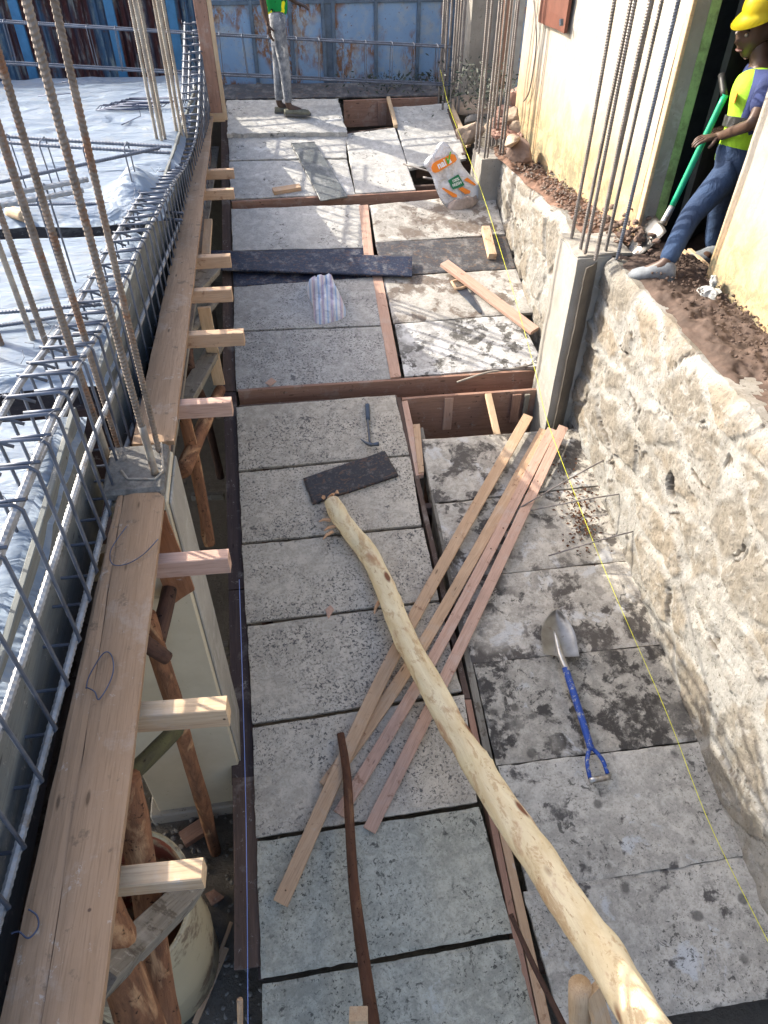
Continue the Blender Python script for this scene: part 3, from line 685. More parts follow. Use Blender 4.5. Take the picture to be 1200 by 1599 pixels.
def vbar(u, v, z, parent, r=.0125, mat=R_RUST, top=5.0, low=0, dx=0, dy=0, sleeve=None):
    b = H(u, v, z); rebar('main_bar', b+Vector((0, 0, -low)), Vector((b.x+dx, b.y+dy, top)), r, mat, parent)
    if sleeve: tube('cement_coat', [b+Vector((0, 0, .0)), b+Vector((0, 0, sleeve))], r*1.22, R_CEM, parent, seg=8, n=6)
vbar(243, 741, 2.51, c1, .0115, dx=.02, sleeve=.22); vbar(249, 706, 2.51, c1, .0105, dx=.065)
vbar(187, 700, 2.4, c1, .012, dx=.02); vbar(173, 728, 2.4, c1, .0125, sleeve=.2)
tube('tie_ring', [H(u, v, 2.515) for (u, v) in ((252, 692), (255, 735), (243, 748), (200, 748), (190, 735))], .005, R_CEM, c1, seg=6)
# further left column group
c2 = empty('column_starter_bars', H(75, 655, 2.2), 'loose group of rusty starter bars in the dark cross trench at far left', 'rebar', 'columns of the left slab')
for (u, v, rr, mt) in ((116, 662, .012, R_RUST), (93, 645, .0115, R_CEM), (48, 655, .012, R_RUST), (18, 640, .0115, R_CEM), (-30, 655, .0115, R_RUST)):
    vbar(u, v, 2.3, c2, rr, mt, low=.2)
# second column
c3 = empty('concrete_column', H(275, 258, 2.1), 'second left column, two tight groups of bars behind the cage hump', 'column', 'columns of the left slab')
b3 = H(275, 258, 2.3); box('shaft', (b3.x-.16, b3.y-.15, 0), (b3.x+.1, b3.y+.2, 2.24), CONC, c3)
for (u, v) in ((255, 268), (261, 270), (267, 266), (262, 258), (284, 250), (290, 252), (296, 248), (289, 243)):
    vbar(u, v, 2.26, c3, .012, R_CEM, top=4.6, low=.3)
# cage builder
def cage(name, label, pathB, W, Hc, wd, up, spacing, barm, stm, r=.009, rs=.005, group='rebar cages', ribs=True, hook=True, cat='rebar cage', jit=.01, mid=False):
    """pathB: top right corner path; wd: sideways vector; Hc: depth"""
    root = empty(name, pathB[0], label, cat, group)
    wd = Vector(wd).normalized(); up = Vector(up)
    pts = spline(pathB, 60)
    for (a, b) in ((0, 0), (-W, 0), (0, -Hc), (-W, -Hc))+(((0, -Hc*.5), (-W, -Hc*.5)) if mid else ()):
        line = [p+wd*a+up*b for p in pts]
        if ribs:
            # ribbed along a polyline
            fine = []
            for i in range(len(line)-1):
                seg_l = (line[i+1]-line[i]).length; k = max(1, int(seg_l/.009))
                for j in range(k): fine.append(line[i].lerp(line[i+1], j/k))
            fine.append(line[-1])
            bm = bmesh.new(); tube_into(bm, fine, [r*(1.1 if i % 2 else .92) for i in range(len(fine))], 7); link('main_bar', bm_mesh(bm), barm, root)
        else: tube('main_bar', line, r, barm, root, seg=6)
    L = [0]
    for i in range(len(pts)-1): L.append(L[-1]+(pts[i+1]-pts[i]).length)
    s = spacing*.5; cnt = 0
    while s < L[-1] and cnt < 95:
        i = max(k for k in range(len(L)) if L[k] <= s); i = min(i, len(pts)-2)
        p = pts[i].lerp(pts[i+1], (s-L[i])/(L[i+1]-L[i])); t = (pts[i+1]-pts[i]).normalized()
        e = r+rs; sk = t*random.uniform(-jit, jit)*1.5
        cs = [p+wd*e+up*e+sk*.3, p+wd*e-up*(Hc+e)-sk, p-wd*(W+e)-up*(Hc+e)-sk*.5, p-wd*(W+e)+up*e+sk]
        loop = []
        for k in range(4):
            a, b = cs[k], cs[(k+1) % 4]; d = (b-a).normalized()
            loop += [a+d*.018, a.lerp(b, .5), b-d*.018]
        bm = bmesh.new(); tube_into(bm, loop, rs, 6, closed=True)
        if hook:
            tube_into(bm, [cs[3]+t*.012, cs[3]+t*.012+wd*.05-up*.012, cs[3]+t*.012+wd*.085-up*.03], rs, 5)
            tube_into(bm, [cs[0]+t*.01-wd*W*.6+up*.004, cs[0]+t*.01+wd*.012+up*.006], rs, 5)
            for q in (cs[0], cs[3]):   # binding wire knots
                d1 = Vector((random.uniform(-1, 1), random.uniform(-1, 1), random.uniform(.2, 1))).normalized()
                tube_into(bm, [q-wd*.015, q+d1*.02, q+d1*.05+Vector((random.uniform(-.02, .02),)*3)], .0012, 4)
        link('stirrup', bm_mesh(bm), stm, root, smooth=True); cnt += 1
        s += spacing*random.uniform(.88, 1.12)
    return root
CB = [(-.74, .45, 3.02), (-.72, 1.0, 3.0), (-.68, 1.5, 3.03), (-.685, 2.0, 2.98), (-.70, 2.5, 2.87), (-.705, 3.0, 2.78), (-.67, 3.5, 2.77), (-.645, 4, 2.73), (-.63, 5, 2.6), (-.62, 6, 2.43), (-.58, 7, 2.42), (-.55, 8, 2.68), (-.535, 8.8, 2.92)]
cage('beam_cage', 'long blue-grey rebar cage along the slab edge, curving up at its far end', CB, .15, .5, (1, 0, 0), (0, 0, 1), .14, R_LIGHT, R_BLUE, .0105, .0055, mid=True)
def trans(name, label, pa, pb, depth, back, mat, smat, r, sp, grp='rebar cages'):
    a, b = Vector(pa), Vector(pb); wdv = Vector((0, 1, 0))
    return cage(name, label, [a, a.lerp(b, .5)+Vector((0, 0, -.01)), b], back, depth, wdv, (0, 0, 1), sp, mat, smat, r, .0045, grp, True, False)
trans('beam_cage', 'cross cage lying over the far sheet, ending at the second column bars', H(-140, 200, 2.9), H(268, 229, 2.87), .4, .12, R_BLUE, R_BLUE, .01, .26)
trans('beam_cage', 'cross cage of thick bars at left, over the dark cross trench', H(-190, 330, 3.12), H(138, 280, 3.1), .58, .14, R_LIGHT, R_BLUE, .0115, 1.3)
trans('beam_cage', 'long thin cage hung in front of the fence and gate', (-3.4, 9.05, 3.0), (2.1, 9.0, 2.63), .36, .1, R_BLUE, R_BLUE, .01, .27)
for (a_, b_, z_, lb) in (((-60, 300), (250, 232), 3.05, 'thin loose bar slanting over the far sheet'), ((-40, 492), (158, 478), 2.72, 'upper one of two bars lying across the middle sheet'), ((-40, 515), (160, 487), 2.7, 'lower one of two bars lying across the middle sheet'), ((-40, 322), (255, 318), 2.62, 'long bar low over the farther cross trench')):
    tag(rebar('loose_bar', H(*a_, z_), H(*b_, z_), .008, R_BLUE), lb, 'rebar', 'loose bars over the sheets')
# loose ties on the far sheet
t0 = empty('stirrup_pile', H(175, 168, 2.4), 'pile of loose dark stirrups on the far blue sheet', 'rebar')
for k in range(9):
    p = H(150+k*6, 172-k*1.5, 2.45+.006*k); a = -.15+random.uniform(-.12, .12)
    d = Vector((cos(a), sin(a), 0)); e = Vector((-sin(a), cos(a), 0))*.16
    tube('stirrup', [p, p+d*.45, p+d*.45+e, p+e], .004, R_NAVY, t0, seg=5, closed=True)
for (u, v, l, ang, lb) in ((60, 150, .35, .2, 'dark tie lying near the fence on the far sheet'), (190, 195, .3, 1.1, 'bent tie standing on the far sheet'), (205, 205, .5, -.1, 'straight tie beside the bent one on the far sheet')):
    p = H(u, v, 2.46); d = Vector((cos(ang), sin(ang), 0))
    tag(tube('loose_tie', [p, p+d*l, p+d*l+Vector((0, 0, .1)), p+d*l*.7+Vector((0, 0, .1))], .004, R_NAVY, seg=5), lb, 'rebar', 'loose ties on the sheet')
tag(pole('round_offcut', [H(16, 330, 2.62), H(40, 338, 2.62)], .035, .035, W_PALE, n=6, knots=0), 'short round pale offcut at the far left under the cross bars', 'offcut')
# post at far left of the ramp
pp = empty('timber_post', H(345, 180, 2.1), 'timber post with a pale batten, at the far left corner of the ramp', 'post')
b0 = H(340, 186, 2.15); beam('post', b0, b0+Vector((-.02, 0, 2.0)), .12, .1, W_BROWN, pp, up=(0, 1, 0)); beam('batten', b0+Vector((.085, -.03, 0)), b0+Vector((.06, -.03, 2.0)), .04, .04, W_PALE, pp, up=(0, 1, 0))
for k, (u, v) in enumerate(((333, 182),)):
    p = H(u, v, 2.18); tag(beam('timber_block', p+Vector((-.08, 0, 0)), p+Vector((.12, 0, 0)), .1, .08, W_PALE), 'pale block at the foot of the far left post', 'block')
# ---------------- struts below the planks
def cross(u0, v0, u1, v1, mat, lb, wd=.05, h=.075, z=2.42, tilt=0):
    a = H(u0, v0, z); b = H(u1, v1, z); b.y = a.y+(b.y-a.y)*.5
    a.x = -.62
    tag(beam('cross_batten', a, b, wd, h, mat), lb, 'batten', 'short battens under the slab edge planks')
cross(325, 272, 366, 271, W_TAN, 'farthest short batten end sticking out from the slab edge', z=2.2)
cross(323, 304, 366, 303, W_TAN, 'second farthest short batten end at the slab edge', z=2.22)
cross(307, 409, 361, 408, W_TAN, 'batten end pointing at the navy board', z=2.3)
cross(300, 461, 363, 461, W_TAN, 'batten end just nearer than the navy board', z=2.33)
cross(290, 530, 382, 530, W_TAN, 'longest far batten overlapping the ramp panels, level with the spotted panel', z=2.36)
cross(275, 638, 363, 638, W_PINK, 'reddish batten above two crossed bark poles', z=2.4)
cross(243, 882, 359, 882, W_PINK, 'pinkish batten just nearer than the left column', z=2.4)
cross(205, 1118, 357, 1118, W_PALE, 'pale wide batten above the grey column face', z=2.4, h=.085)
cross(168, 1376, 319, 1372, W_PALE, 'nearest pale batten, above the cut drum', z=2.4, h=.06)
def P3(u, v, x): return XW(u, v, x)
def strut(pts, r0, r1, mat, lb, knots=3, grp='round poles propping the slab edge'):
    tag(pole('bark_pole', pts, r0, r1, mat, n=18, seg=12, knots=knots), lb, 'pole', grp)
strut([P3(228, 960, -.62), P3(275, 1110, -.6), H(337, 1330, .0)], .037, .032, B_POLE, 'reddish pole leaning in front of the column and standing on the gravel')
strut([P3(272, 890, -.56), P3(262, 935, -.57), P3(246, 1000, -.6)], .03, .032, B_DARK, 'dark short bark stub hanging under the pinkish batten')
strut([P3(222, 1002, -.62), P3(262, 1028, -.55)], .032, .026, B_DARK, 'dark pointed stub sticking out beside the column face')
strut([P3(276, 1138, -.55), P3(235, 1180, -.6), P3(190, 1222, -.66)], .03, .03, B_GREEN, 'mossy green pole under the pale wide batten')
strut([P3(195, 1215, -.62), P3(225, 1370, -.62), P3(262, 1620, -.62)], .048, .045, B_POLE, 'thick orange-brown pole standing in the cut drum')
strut([P3(150, 1400, -.62), P3(185, 1500, -.62), P3(240, 1640, -.62)], .058, .055, B_POLE, 'thick pole left in front of the drum')
strut([P3(345, 608, -.5), P3(315, 670, -.55), P3(286, 735, -.6)], .037, .045, B_POLE, 'reddish pole rising right under the reddish batten, one of the crossed pair')
strut([P3(287, 645, -.58), P3(308, 740, -.58), P3(328, 850, -.58)], .034, .034, B_POLE, 'pole falling right behind the column, one of the crossed pair')
strut([P3(318, 630, -.7), P3(330, 680, -.7), P3(345, 745, -.7)], .034, .032, B_DARK, 'dark pole falling right behind the crossed pair')
strut([P3(292, 545, -.62), P3(300, 590, -.62), P3(330, 650, -.62)], .04, .034, B_DARK, 'dark pole behind the grey squared strut')
strut([P3(345, 460, -.5), P3(320, 490, -.55), P3(296, 520, -.6)], .03, .03, W_GREY, 'thin grey round strut beyond the grey squared one')
def sq(pa, pb, wd, h, mat, lb, name='timber_strut'):
    tag(beam(name, pa, pb, wd, h, mat, up=(0, -.6, .6)), lb, 'strut', 'squared struts propping the slab edge')
sq(P3(343, 532, -.48), P3(288, 625, -.6), .1, .05, W_GREY, 'grey squared strut leaning under the longest far batten')
sq(P3(330, 420, -.5), P3(300, 450, -.6), .14, .05, W_GREY, 'short wide grey piece between two far batten ends')
sq(P3(296, 1392, -.5), P3(150, 1535, -.62), .085, .08, W_GREY, 'big weathered squared strut end above the drum rim')
sq(P3(276, 1425, -.52), P3(215, 1475, -.6), .035, .035, W_PALE, 'small pale stake under the weathered strut')
sq(P3(326, 345, -.5), P3(322, 400, -.5), .06, .03, W_PALE, 'pale upright piece at the far end of the slab edge')
sq(P3(318, 480, -.5), P3(342, 600, -.5), .08, .02, W_PALE, 'pale sheet edge seen behind the grey squared strut')
for (u0, v0, u1, v1, lb) in ((322, 648, 345, 648, 'upper short runner deep in the gap'), (325, 775, 350, 774, 'middle short runner deep in the gap'), (338, 869, 352, 869, 'lower short runner deep in the gap'), (335, 1008, 358, 1008, 'lowest short runner beside the column')):
    tag(beam('runner', H(u0-25, v0, .5), H(u1, v1, .5), .05, .05, W_GREY), lb, 'timber', 'runners in the dark gap')
# drum
dr = empty('cut_drum', (-.95, 1.23, 0), 'cream plastic drum with its top cut off and rusty residue inside', 'drum')
def lathe(prof, c, seg=40):
    bm = bmesh.new(); rows = []
    for (r, z) in prof: rows.append([bm.verts.new(Vector(c)+Vector((cos(2*pi*k/seg)*r, sin(2*pi*k/seg)*r, z+.012*sin(2*pi*k/seg*2)*(z > .5)))) for k in range(seg)])
    for i in range(len(rows)-1):
        for k in range(seg): bm.faces.new((rows[i][k], rows[i][(k+1) % seg], rows[i+1][(k+1) % seg], rows[i+1][k]))
    return bm
link('wall', bm_mesh(lathe([(.27, 0), (.3, .03), (.31, .3), (.318, .34), (.31, .38), (.312, .86), (.31, .9), (.3, .905)], (-.95, 1.23, 0))), DRUM, dr, smooth=True)
link('inside', bm_mesh(lathe([(.3, .9), (.297, .86), (.298, .3), (.28, .06), (.001, .06)], (-.95, 1.23, 0))), DRUMI, dr, smooth=True)
tube('rim', [Vector((-.95+cos(a)*.31, 1.23+sin(a)*.31, .9+.012*sin(2*a))) for a in [2*pi*k/48 for k in range(48)]], .011, DRUM, dr, closed=True)
tag(beam('wood_offcut', H(285, 1312, .04), H(322, 1288, .04), .09, .05, W_BROWN), 'brown block lying on the gravel behind the drum', 'offcut', 'offcuts on the trench floor')
tag(quad_slab('wood_offcut', [H(320, 1395, .04), H(334, 1388, .04), H(350, 1400, .04), H(330, 1414, .04)], .02, W_BROWN, nu=3, nv=3), 'small flat brown chip on the gravel right of the drum', 'offcut', 'offcuts on the trench floor')
tag(beam('lath', H(362, 1440, .03), H(318, 1560, .03), .02, .01, W_TAN), 'upper thin lath on the gravel beside the drum', 'lath', 'thin laths on the trench floor')
tag(beam('lath', H(354, 1480, .035), H(305, 1599, .035), .03, .01, W_TAN), 'lower thin lath on the gravel beside the drum', 'lath', 'thin laths on the trench floor')
tag(pole('stake', [H(375, 1562, .9), H(376, 1640, .3)], .012, .012, W_TAN, n=6, knots=0), 'thin stake top at the bottom edge of the photo, left of the panels', 'stake')
# wire loops on plank
tag(tube('wire_loop', [H(u, v, 2.508) for (u, v) in ((198, 822), (178, 850), (172, 868), (178, 882), (200, 880), (225, 865), (247, 842))], .0018, R_NAVY, n=30, seg=5), 'long curved wire lying on the plank near the column', 'wire', 'tie wires on the planks')
tag(tube('wire_loop', [H(u, v, 2.508) for (u, v) in ((135, 1075), (140, 1055), (160, 1022), (172, 1020), (178, 1040), (172, 1065), (155, 1092), (148, 1080), (135, 1073))], .002, R_NAVY, n=40, seg=5), 'small triangular wire loop on the near plank', 'wire', 'tie wires on the planks')
tag(tube('wire_loop', [H(u, v, 2.508) for (u, v) in ((45, 1420), (58, 1430), (60, 1448), (45, 1465), (30, 1455), (18, 1458))], .002, R_NAVY, n=30, seg=5), 'hooked wire on the nearest plank edge', 'wire', 'tie wires on the planks')
# ================================================================== RIGHT SIDE: masonry wall, columns, ledge
XR = 2.11
PK = XW(1048, 760, 2.11)
def rubble_wall(y0, y1, ztop, label, xf=lambda y: XR, seedo=0, x_back=.45, zs=0):
    dy = .014; dz = .014; z0 = .0
    ny = int((y1-y0)/dy); zlow = max(0, deckz(y0)-.5); nz = int((ztop-zlow)/dz)
    CW, CH = .44, .27
    def site(i, j):
        h1 = mn.cell((i*1.7+.3+seedo, j*2.3+.1, .5)); h2 = mn.cell((i*3.1+.7, j*1.3+.2+seedo, 8.5))
        return ((i+.5*(j % 2)+.5+(h1-.5)*.55)*CW, (j+.5+(h2-.5)*.5)*CH)
    bm = bmesh.new(); L1 = bm.verts.layers.float.new('mortar'); L2 = bm.verts.layers.float.new('tone'); L3 = bm.verts.layers.float.new('crack')
    R = []
    for j in range(nz+1):
        row = []
        for i in range(ny+1):
            y = y0+(y1-y0)*i/ny; zt = ztop+zs*(y-y0)+mn.noise((y*1.8, seedo, 0))*.05+mn.noise((y*9, seedo, 0))*.015
            z = zlow+(zt-zlow)*j/nz
            wy = y+mn.noise((y*2.2, z*2.2, 3))*.12+mn.noise((y*7, z*7, 3))*.03; wz = z+mn.noise((y*2.2, z*2.2, 13))*.1+mn.noise((y*7, z*7, 30))*.025
            jj = int(math.floor(wz/CH)); best = []
            for b in (-1, 0, 1):
                ii = int(math.floor(wy/CW-.5*((jj+b) % 2)))
                for a in (-1, 0, 1):
                    s = site(ii+a, jj+b); best.append((((wy-s[0])/1.35)**2+((wz-s[1])/.85)**2, ii+a, jj+b))
            best.sort(); d1 = math.sqrt(best[0][0]); d2 = math.sqrt(best[1][0]); e = d2-d1
            horiz = 1 if best[0][2] != best[1][2] else 0
            mw = (.03+.075*max(0, mn.noise((y*1.1, z*2.4, 60))+.22)) if horiz else .008+.02*max(0, mn.noise((y*2, z*2, 61)))
            mo = 1-min(1, max(0, (e-mw)/.035))
            tone = mn.cell((best[0][1]*1.1+.4, best[0][2]*1.9+.3, 2.2))
            prot = .014*mn.cell((best[0][1]*2.1+.4, best[0][2]*1.3+.3, 7.2))
            f = mn.fractal((y*8, z*8, seedo), .7, 2.1, 7)*.0115
            x = -(1-mo)*(.013+prot)-mo*.012*mn.noise((y*6, z*6, 4))-f*(1.35-.45*mo)
            ck = 0
            if mo > .35 and mn.noise((y*5, z*5, 90)) > .22 and .35 < mo < .85: ck = .8; x += .012
            pd = math.sqrt(((y-PK.y)/.045)**2+((z-PK.z-.35*(y-PK.y))/.06)**2)+mn.noise((y*30, z*30, 5))*.25
            if seedo == 3 and pd < 1.25: q_ = min(1, (1.25-pd)/.3); x += .06*q_; ck = max(ck, q_); mo *= 1-q_
            # top rolls back
            tt = j/nz
            if tt > .96: x += ((tt-.96)/.04)**2*.05
            v = bm.verts.new((xf(y)+x, y, z)); v[L1] = mo; v[L2] = tone*.7; v[L3] = ck
            row.append(v)
        R.append(row)
    for j in range(nz):
        for i in range(ny): bm.faces.new((R[j][i], R[j+1][i], R[j+1][i+1], R[j][i+1]))
    # top and back
    back = [bm.verts.new((xf(R[-1][i].co.y)+x_back, R[-1][i].co.y, ztop+zs*(R[-1][i].co.y-y0)-.03)) for i in range(ny+1)]
    bb = [bm.verts.new((xf(R[-1][i].co.y)+x_back, R[-1][i].co.y, zlow)) for i in range(ny+1)]
    for i in range(ny):
        bm.faces.new((R[-1][i], back[i], back[i+1], R[-1][i+1])); bm.faces.new((back[i], bb[i], bb[i+1], back[i+1]))
    bm.faces.new([R[j][0] for j in range(nz+1)]+[back[0], bb[0]]); bm.faces.new(([R[j][-1] for j in range(nz+1)]+[back[-1], bb[-1]])[::-1])
    me = bm_mesh(bm)
    return tag(link('rubble_wall', me, RUBBLE), label, 'wall', 'rubble stone retaining walls', None)
rubble_wall(-.3, 4.235, 2.27, 'long rough stone wall from the near right up to the middle column', seedo=3)
rubble_wall(4.6, 7.12, 2.2, 'short stone wall section between the two right columns', seedo=17, xf=lambda y: 2.1+.055*(y-4.6), zs=-.07)
mc = empty('concrete_column', (2.03, 4.42, .6), 'middle right column set in the stone wall with tall bars on top', 'column', 'columns in the stone wall')
def rough_box(name, lo, hi, mat, parent, n=(8, 8, 60), amp=.006):
    bm = bmesh.new(); bmesh.ops.create_cube(bm, size=1); bmesh.ops.subdivide_edges(bm, edges=bm.edges[:], cuts=15, use_grid_fill=True)
    lo = Vector(lo); hi = Vector(hi)
    for v in bm.verts:
        p = Vector([(lo[i]+hi[i])/2+v.co[i]*(hi[i]-lo[i]) for i in range(3)])
        v.co = p+mn.noise_vector(p*6)*amp+mn.noise_vector(p*22)*amp*.4
    return link(name, bm_mesh(bm), mat, parent)
rough_box('shaft', (1.925, 4.24, .6), (2.16, 4.62, 2.27), CONC_P, mc)
quad_slab('shade_dark_face', [Vector((1.94, 4.225, 2.24)), Vector((2.16, 4.225, 2.24)), Vector((2.16, 4.225, .9)), Vector((1.94, 4.225, .9))], .012, SHADEC, mc, nrm=Vector((0, -1, .0001)), nu=6, nv=30, edge=.006)  # thin cement slab, coloured darker to carry the shade on this side
rough_box('cap', (1.935, 4.25, 2.262), (2.3, 4.61, 2.285), CONC, mc, amp=.012)
for (u, v, tu, tm) in ((893, 371, 0, R_GREY), (907, 390, 0, R_GREY), (914, 395, .0, R_GREY), (930, 406, 0, R_GREY), (931, 404, .02, R_GREY), (946, 392, 0, R_GREY), (964, 405, 0, R_BLUE)):
    vbar(u, v, 2.29, mc, .0115 if v != 404 else .01, tm, top=3.9, dy=.0+random.uniform(-.02, .02), dx=random.uniform(-.01, .01))
bt = [H(u, v, 2.29) for (u, v) in ((893, 371), (907, 395), (930, 410), (967, 407), (946, 388))]
tube('tie_ring', [p+Vector((0, 0, 1.43)) for p in bt], .006, R_GREY, mc, seg=6, closed=True)
tube('tie_ring', [p+Vector((0, 0, 1.47)) for p in bt], .006, R_GREY, mc, seg=6, closed=True)
fc = empty('concrete_column', (1.95, 6.4, 1.2), 'farther right column at the end of the stone wall beside the printed sack', 'column', 'columns in the stone wall')
fa = H(742, 248, 2.24); rough_box('shaft', (2.04, 7.08, 1.4), (2.27, 7.45, 2.03), CONC, fc)
for (u, v) in ((742, 234), (748, 240), (757, 247), (761, 246), (768, 232), (784, 246), (775, 230), (781, 243)):
    vbar(u, v, 2.04, fc, .011, R_GREY, top=4.2)
tube('tie_ring', [H(u, v, 2.07) for (u, v) in ((741, 224), (758, 233), (787, 225), (784, 215), (752, 214))], .006, R_CEM, fc, seg=6, closed=True)
f2 = empty('column_starter_bars', H(700, 150, 2.1), 'farthest right bundle of column bars beside the gate end', 'rebar')
for (u, v) in ((686, 150), (692, 158), (697, 150), (704, 160), (712, 156), (708, 148), (716, 160), (690, 144)):
    vbar(u, v, 2.12, f2, .013, R_GREY, top=4.2, low=.1)
# ledge soil & mud
def lump_strip(name, label, x0, x1, y0, y1, z, mat, seed, amp=.035, nx=50, ny=360, cat='soil', zs=0):
    bm = bmesh.new(); R = []
    for j in range(ny+1):
        row = []
        for i in range(nx+1):
            x = x0+(x1-x0)*i/nx; y = y0+(y1-y0)*j/ny
            e = min(1, min(i/nx, 1-i/nx)*5); e = e*(2-e)
            zz = z+zs*(y-y0)+e*(.02+mn.fractal((x*5+seed, y*5, 1), 1, 2, 4)*amp+abs(mn.noise((x*14, y*14, seed)))*amp*.35+mn.fractal((x*24, y*24, seed), .8, 2, 3)*.012)
            row.append(bm.verts.new((x+mn.noise((y*3, 1, seed))*.03, y, zz)))
        R.append(row)
    for j in range(ny):
        for i in range(nx): bm.faces.new((R[j][i], R[j][i+1], R[j+1][i+1], R[j+1][i]))
    return tag(link(name, bm_mesh(bm), mat, recenter=False, smooth=True), label, cat, None, 'structure')
lump_strip('mud_ledge', 'wet brown mud band on top of the near stone wall', 2.17, 2.72, -.3, 4.2, 2.265, MUD, 3)
lump_strip('soil_ledge', 'reddish soil band behind the far stone wall', 2.2, 2.62, 4.5, 7.5, 2.2, SOIL, 9, .05, zs=-.065)
tag(box('floor_slab', (2.5, 2.6, 1.5), (4.6, 7.4, 2.1), SOIL), None, None, None, 'structure')
def led():
    y = random.uniform(4.5, 7.2); return (Vector((random.uniform(2.2, 2.46), y, 2.235-.065*(y-4.5)+random.uniform(0, .03))), random.choice((.005, .007, .01, .014, .022)))
scatter('rubble', 'dark brown soil clods and small rubble on the ledge by the house wall', 700, led, None, STONE4, 1)
scatter('rubble', 'fine soil crumbs over the mud beside the right house wall', 1600, lambda: (Vector((random.triangular(2.22, 2.66, 2.6), random.uniform(.6, 4.15), 2.3+random.uniform(0, .03))), random.choice((.004, .006, .008, .008, .014))), None, MUD, 1)
scatter('rubble', 'pale pebbles scattered on the soil ledge', 120, lambda: (led()[0]+Vector((0, 0, .02)), .01), None, STONE, 1)
scatter('rubble', 'clods heaped under the green shovel blade', 70, lambda: (Vector((2.36+random.gauss(0, .07), 4.45+random.gauss(0, .16), 2.3+random.uniform(0, .1))), random.uniform(.012, .035)), None, STONE4, 2)
def rock(u, v, z, r, mat, label, sq=(1, .8, .75), sub=3):
    bm = bmesh.new(); rock_into(bm, H(u, v, z-.13), r*1.1, sub, sq, rough=.3)
    tag(link('boulder', bm_mesh(bm), mat), label, 'boulder', 'boulders beside the house corner')
rock(810, 236, 2.34, .14, STONE4, 'big brown boulder with a pale top beside the farther right column', (1.2, .8, .75))
rock(800, 220, 2.44, .08, STONE2, 'pale flat stone on top of the big brown boulder', (1.3, .9, .5))
rock(808, 150, 2.5, .13, STONE3, 'pink stone at the top of the heap by the house corner')
rock(806, 185, 2.4, .13, STONE2, 'tan stone in the middle of the heap by the house corner')
rock(790, 178, 2.3, .12, STONE3, 'pinkish stone left in the heap by the house corner')
rock(812, 200, 2.35, .1, STONE2, 'small tan stone low in the heap by the house corner')
rock(735, 208, 2.16, .15, STONE2, 'cream round stone just left of the farther right column')
rock(735, 168, 2.14, .2, STONE2, 'tan flat boulder behind the farthest bar bundle', (1.4, .8, .5))
rock(738, 186, 2.12, .1, STONE, 'blue-grey stone between the two tan boulders', (1.3, .8, .5))
rock(770, 200, 2.15, .14, STONE2, 'tan stone seen between the bars of the farther right column')
scatter('rubble', 'reddish rubble between the boulders', 120, lambda: (H(random.uniform(770, 815), random.uniform(185, 215), 2.2), random.uniform(.02, .05)), None, STONE3, 1)
# house
hs = empty('house', (2.6, 4.5, 2.1), 'old limewashed house with damp stains, a red shutter and a green-framed doorway', 'house')
def wall_slab(name, a, b, z0, z1, th, mat, parent, ny=60, nz=30, amp=.006):
    a = Vector(a); b = Vector(b); d = (b-a).normalized(); nrm = Vector((-d.y, d.x, 0))
    if nrm.x > 0: nrm = -nrm
    bm = bmesh.new(); R = []
    L = (b-a).length
    for j in range(nz+1):
        row = []
        for i in range(ny+1):
            p = a+d*(L*i/ny); p.z = z0+(z1-z0)*j/nz
            ex = mn.noise((p.y*1.5, p.z*1.5, 3))*amp*2+mn.noise((p.y*6, p.z*6, 3))*amp
            row.append(bm.verts.new(p+nrm*ex))
        R.append(row)
    for j in range(nz):
        for i in range(ny): bm.faces.new((R[j][i], R[j+1][i], R[j+1][i+1], R[j][i+1]))
    off = nrm*(-th)
    lo0 = bm.verts.new(R[0][0].co+off); lo1 = bm.verts.new(R[0][-1].co+off); hi0 = bm.verts.new(R[-1][0].co+off); hi1 = bm.verts.new(R[-1][-1].co+off)
    bm.faces.new([R[j][0] for j in range(nz+1)]+[hi0, lo0]); bm.faces.new(([R[j][-1] for j in range(nz+1)]+[hi1, lo1])[::-1])
    bm.faces.new(R[-1]+[hi1, hi0]); bm.faces.new((lo0, lo1, hi1, hi0))
    me = bm_mesh(bm)
    return link(name, me, mat, parent)
A0 = Vector((2.45, 7.4, 0)); A1 = Vector((2.475, 4.66, 0))
wall_slab('wall', A0, A1, 1.98, 4.7, .2, WALL, hs)
B0 = Vector((2.60, 3.84, 0)); B1 = Vector((2.56, .0, 0))
wall_slab('wall', B0, B1, 2.12, 4.7, .2, WALL, hs)
box('wall', (2.46, 7.42, 1.98), (6.0, 7.55, 4.7), WALL, hs)
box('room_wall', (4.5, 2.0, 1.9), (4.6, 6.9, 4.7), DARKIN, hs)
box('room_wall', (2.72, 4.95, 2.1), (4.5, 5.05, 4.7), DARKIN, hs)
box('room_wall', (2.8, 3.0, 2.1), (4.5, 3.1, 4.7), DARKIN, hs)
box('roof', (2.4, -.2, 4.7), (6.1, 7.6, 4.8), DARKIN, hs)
# door frame: jambs
jb = box('door_frame', (2.60, 4.62, 2.1), (2.665, 4.74, 4.65), DOORG, hs)
box('door_board', (2.475, 4.60, 2.2), (2.50, 4.655, 4.6), W_PALE, hs)
box('door_board', (2.505, 4.62, 2.2), (2.60, 4.70, 4.6), CONC_P, hs)
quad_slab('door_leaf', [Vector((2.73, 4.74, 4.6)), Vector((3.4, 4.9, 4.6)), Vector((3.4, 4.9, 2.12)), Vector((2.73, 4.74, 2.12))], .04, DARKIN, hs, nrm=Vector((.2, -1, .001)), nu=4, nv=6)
box('threshold', (2.56, 3.86, 2.08), (2.78, 4.6, 2.19), STONE4, hs)
for k in range(4): beam('threshold_slat', (2.62+.045*k, 3.9, 2.215+.004*k), (2.62+.045*k, 4.35, 2.215+.004*k), .03, .04, W_PALE, hs)
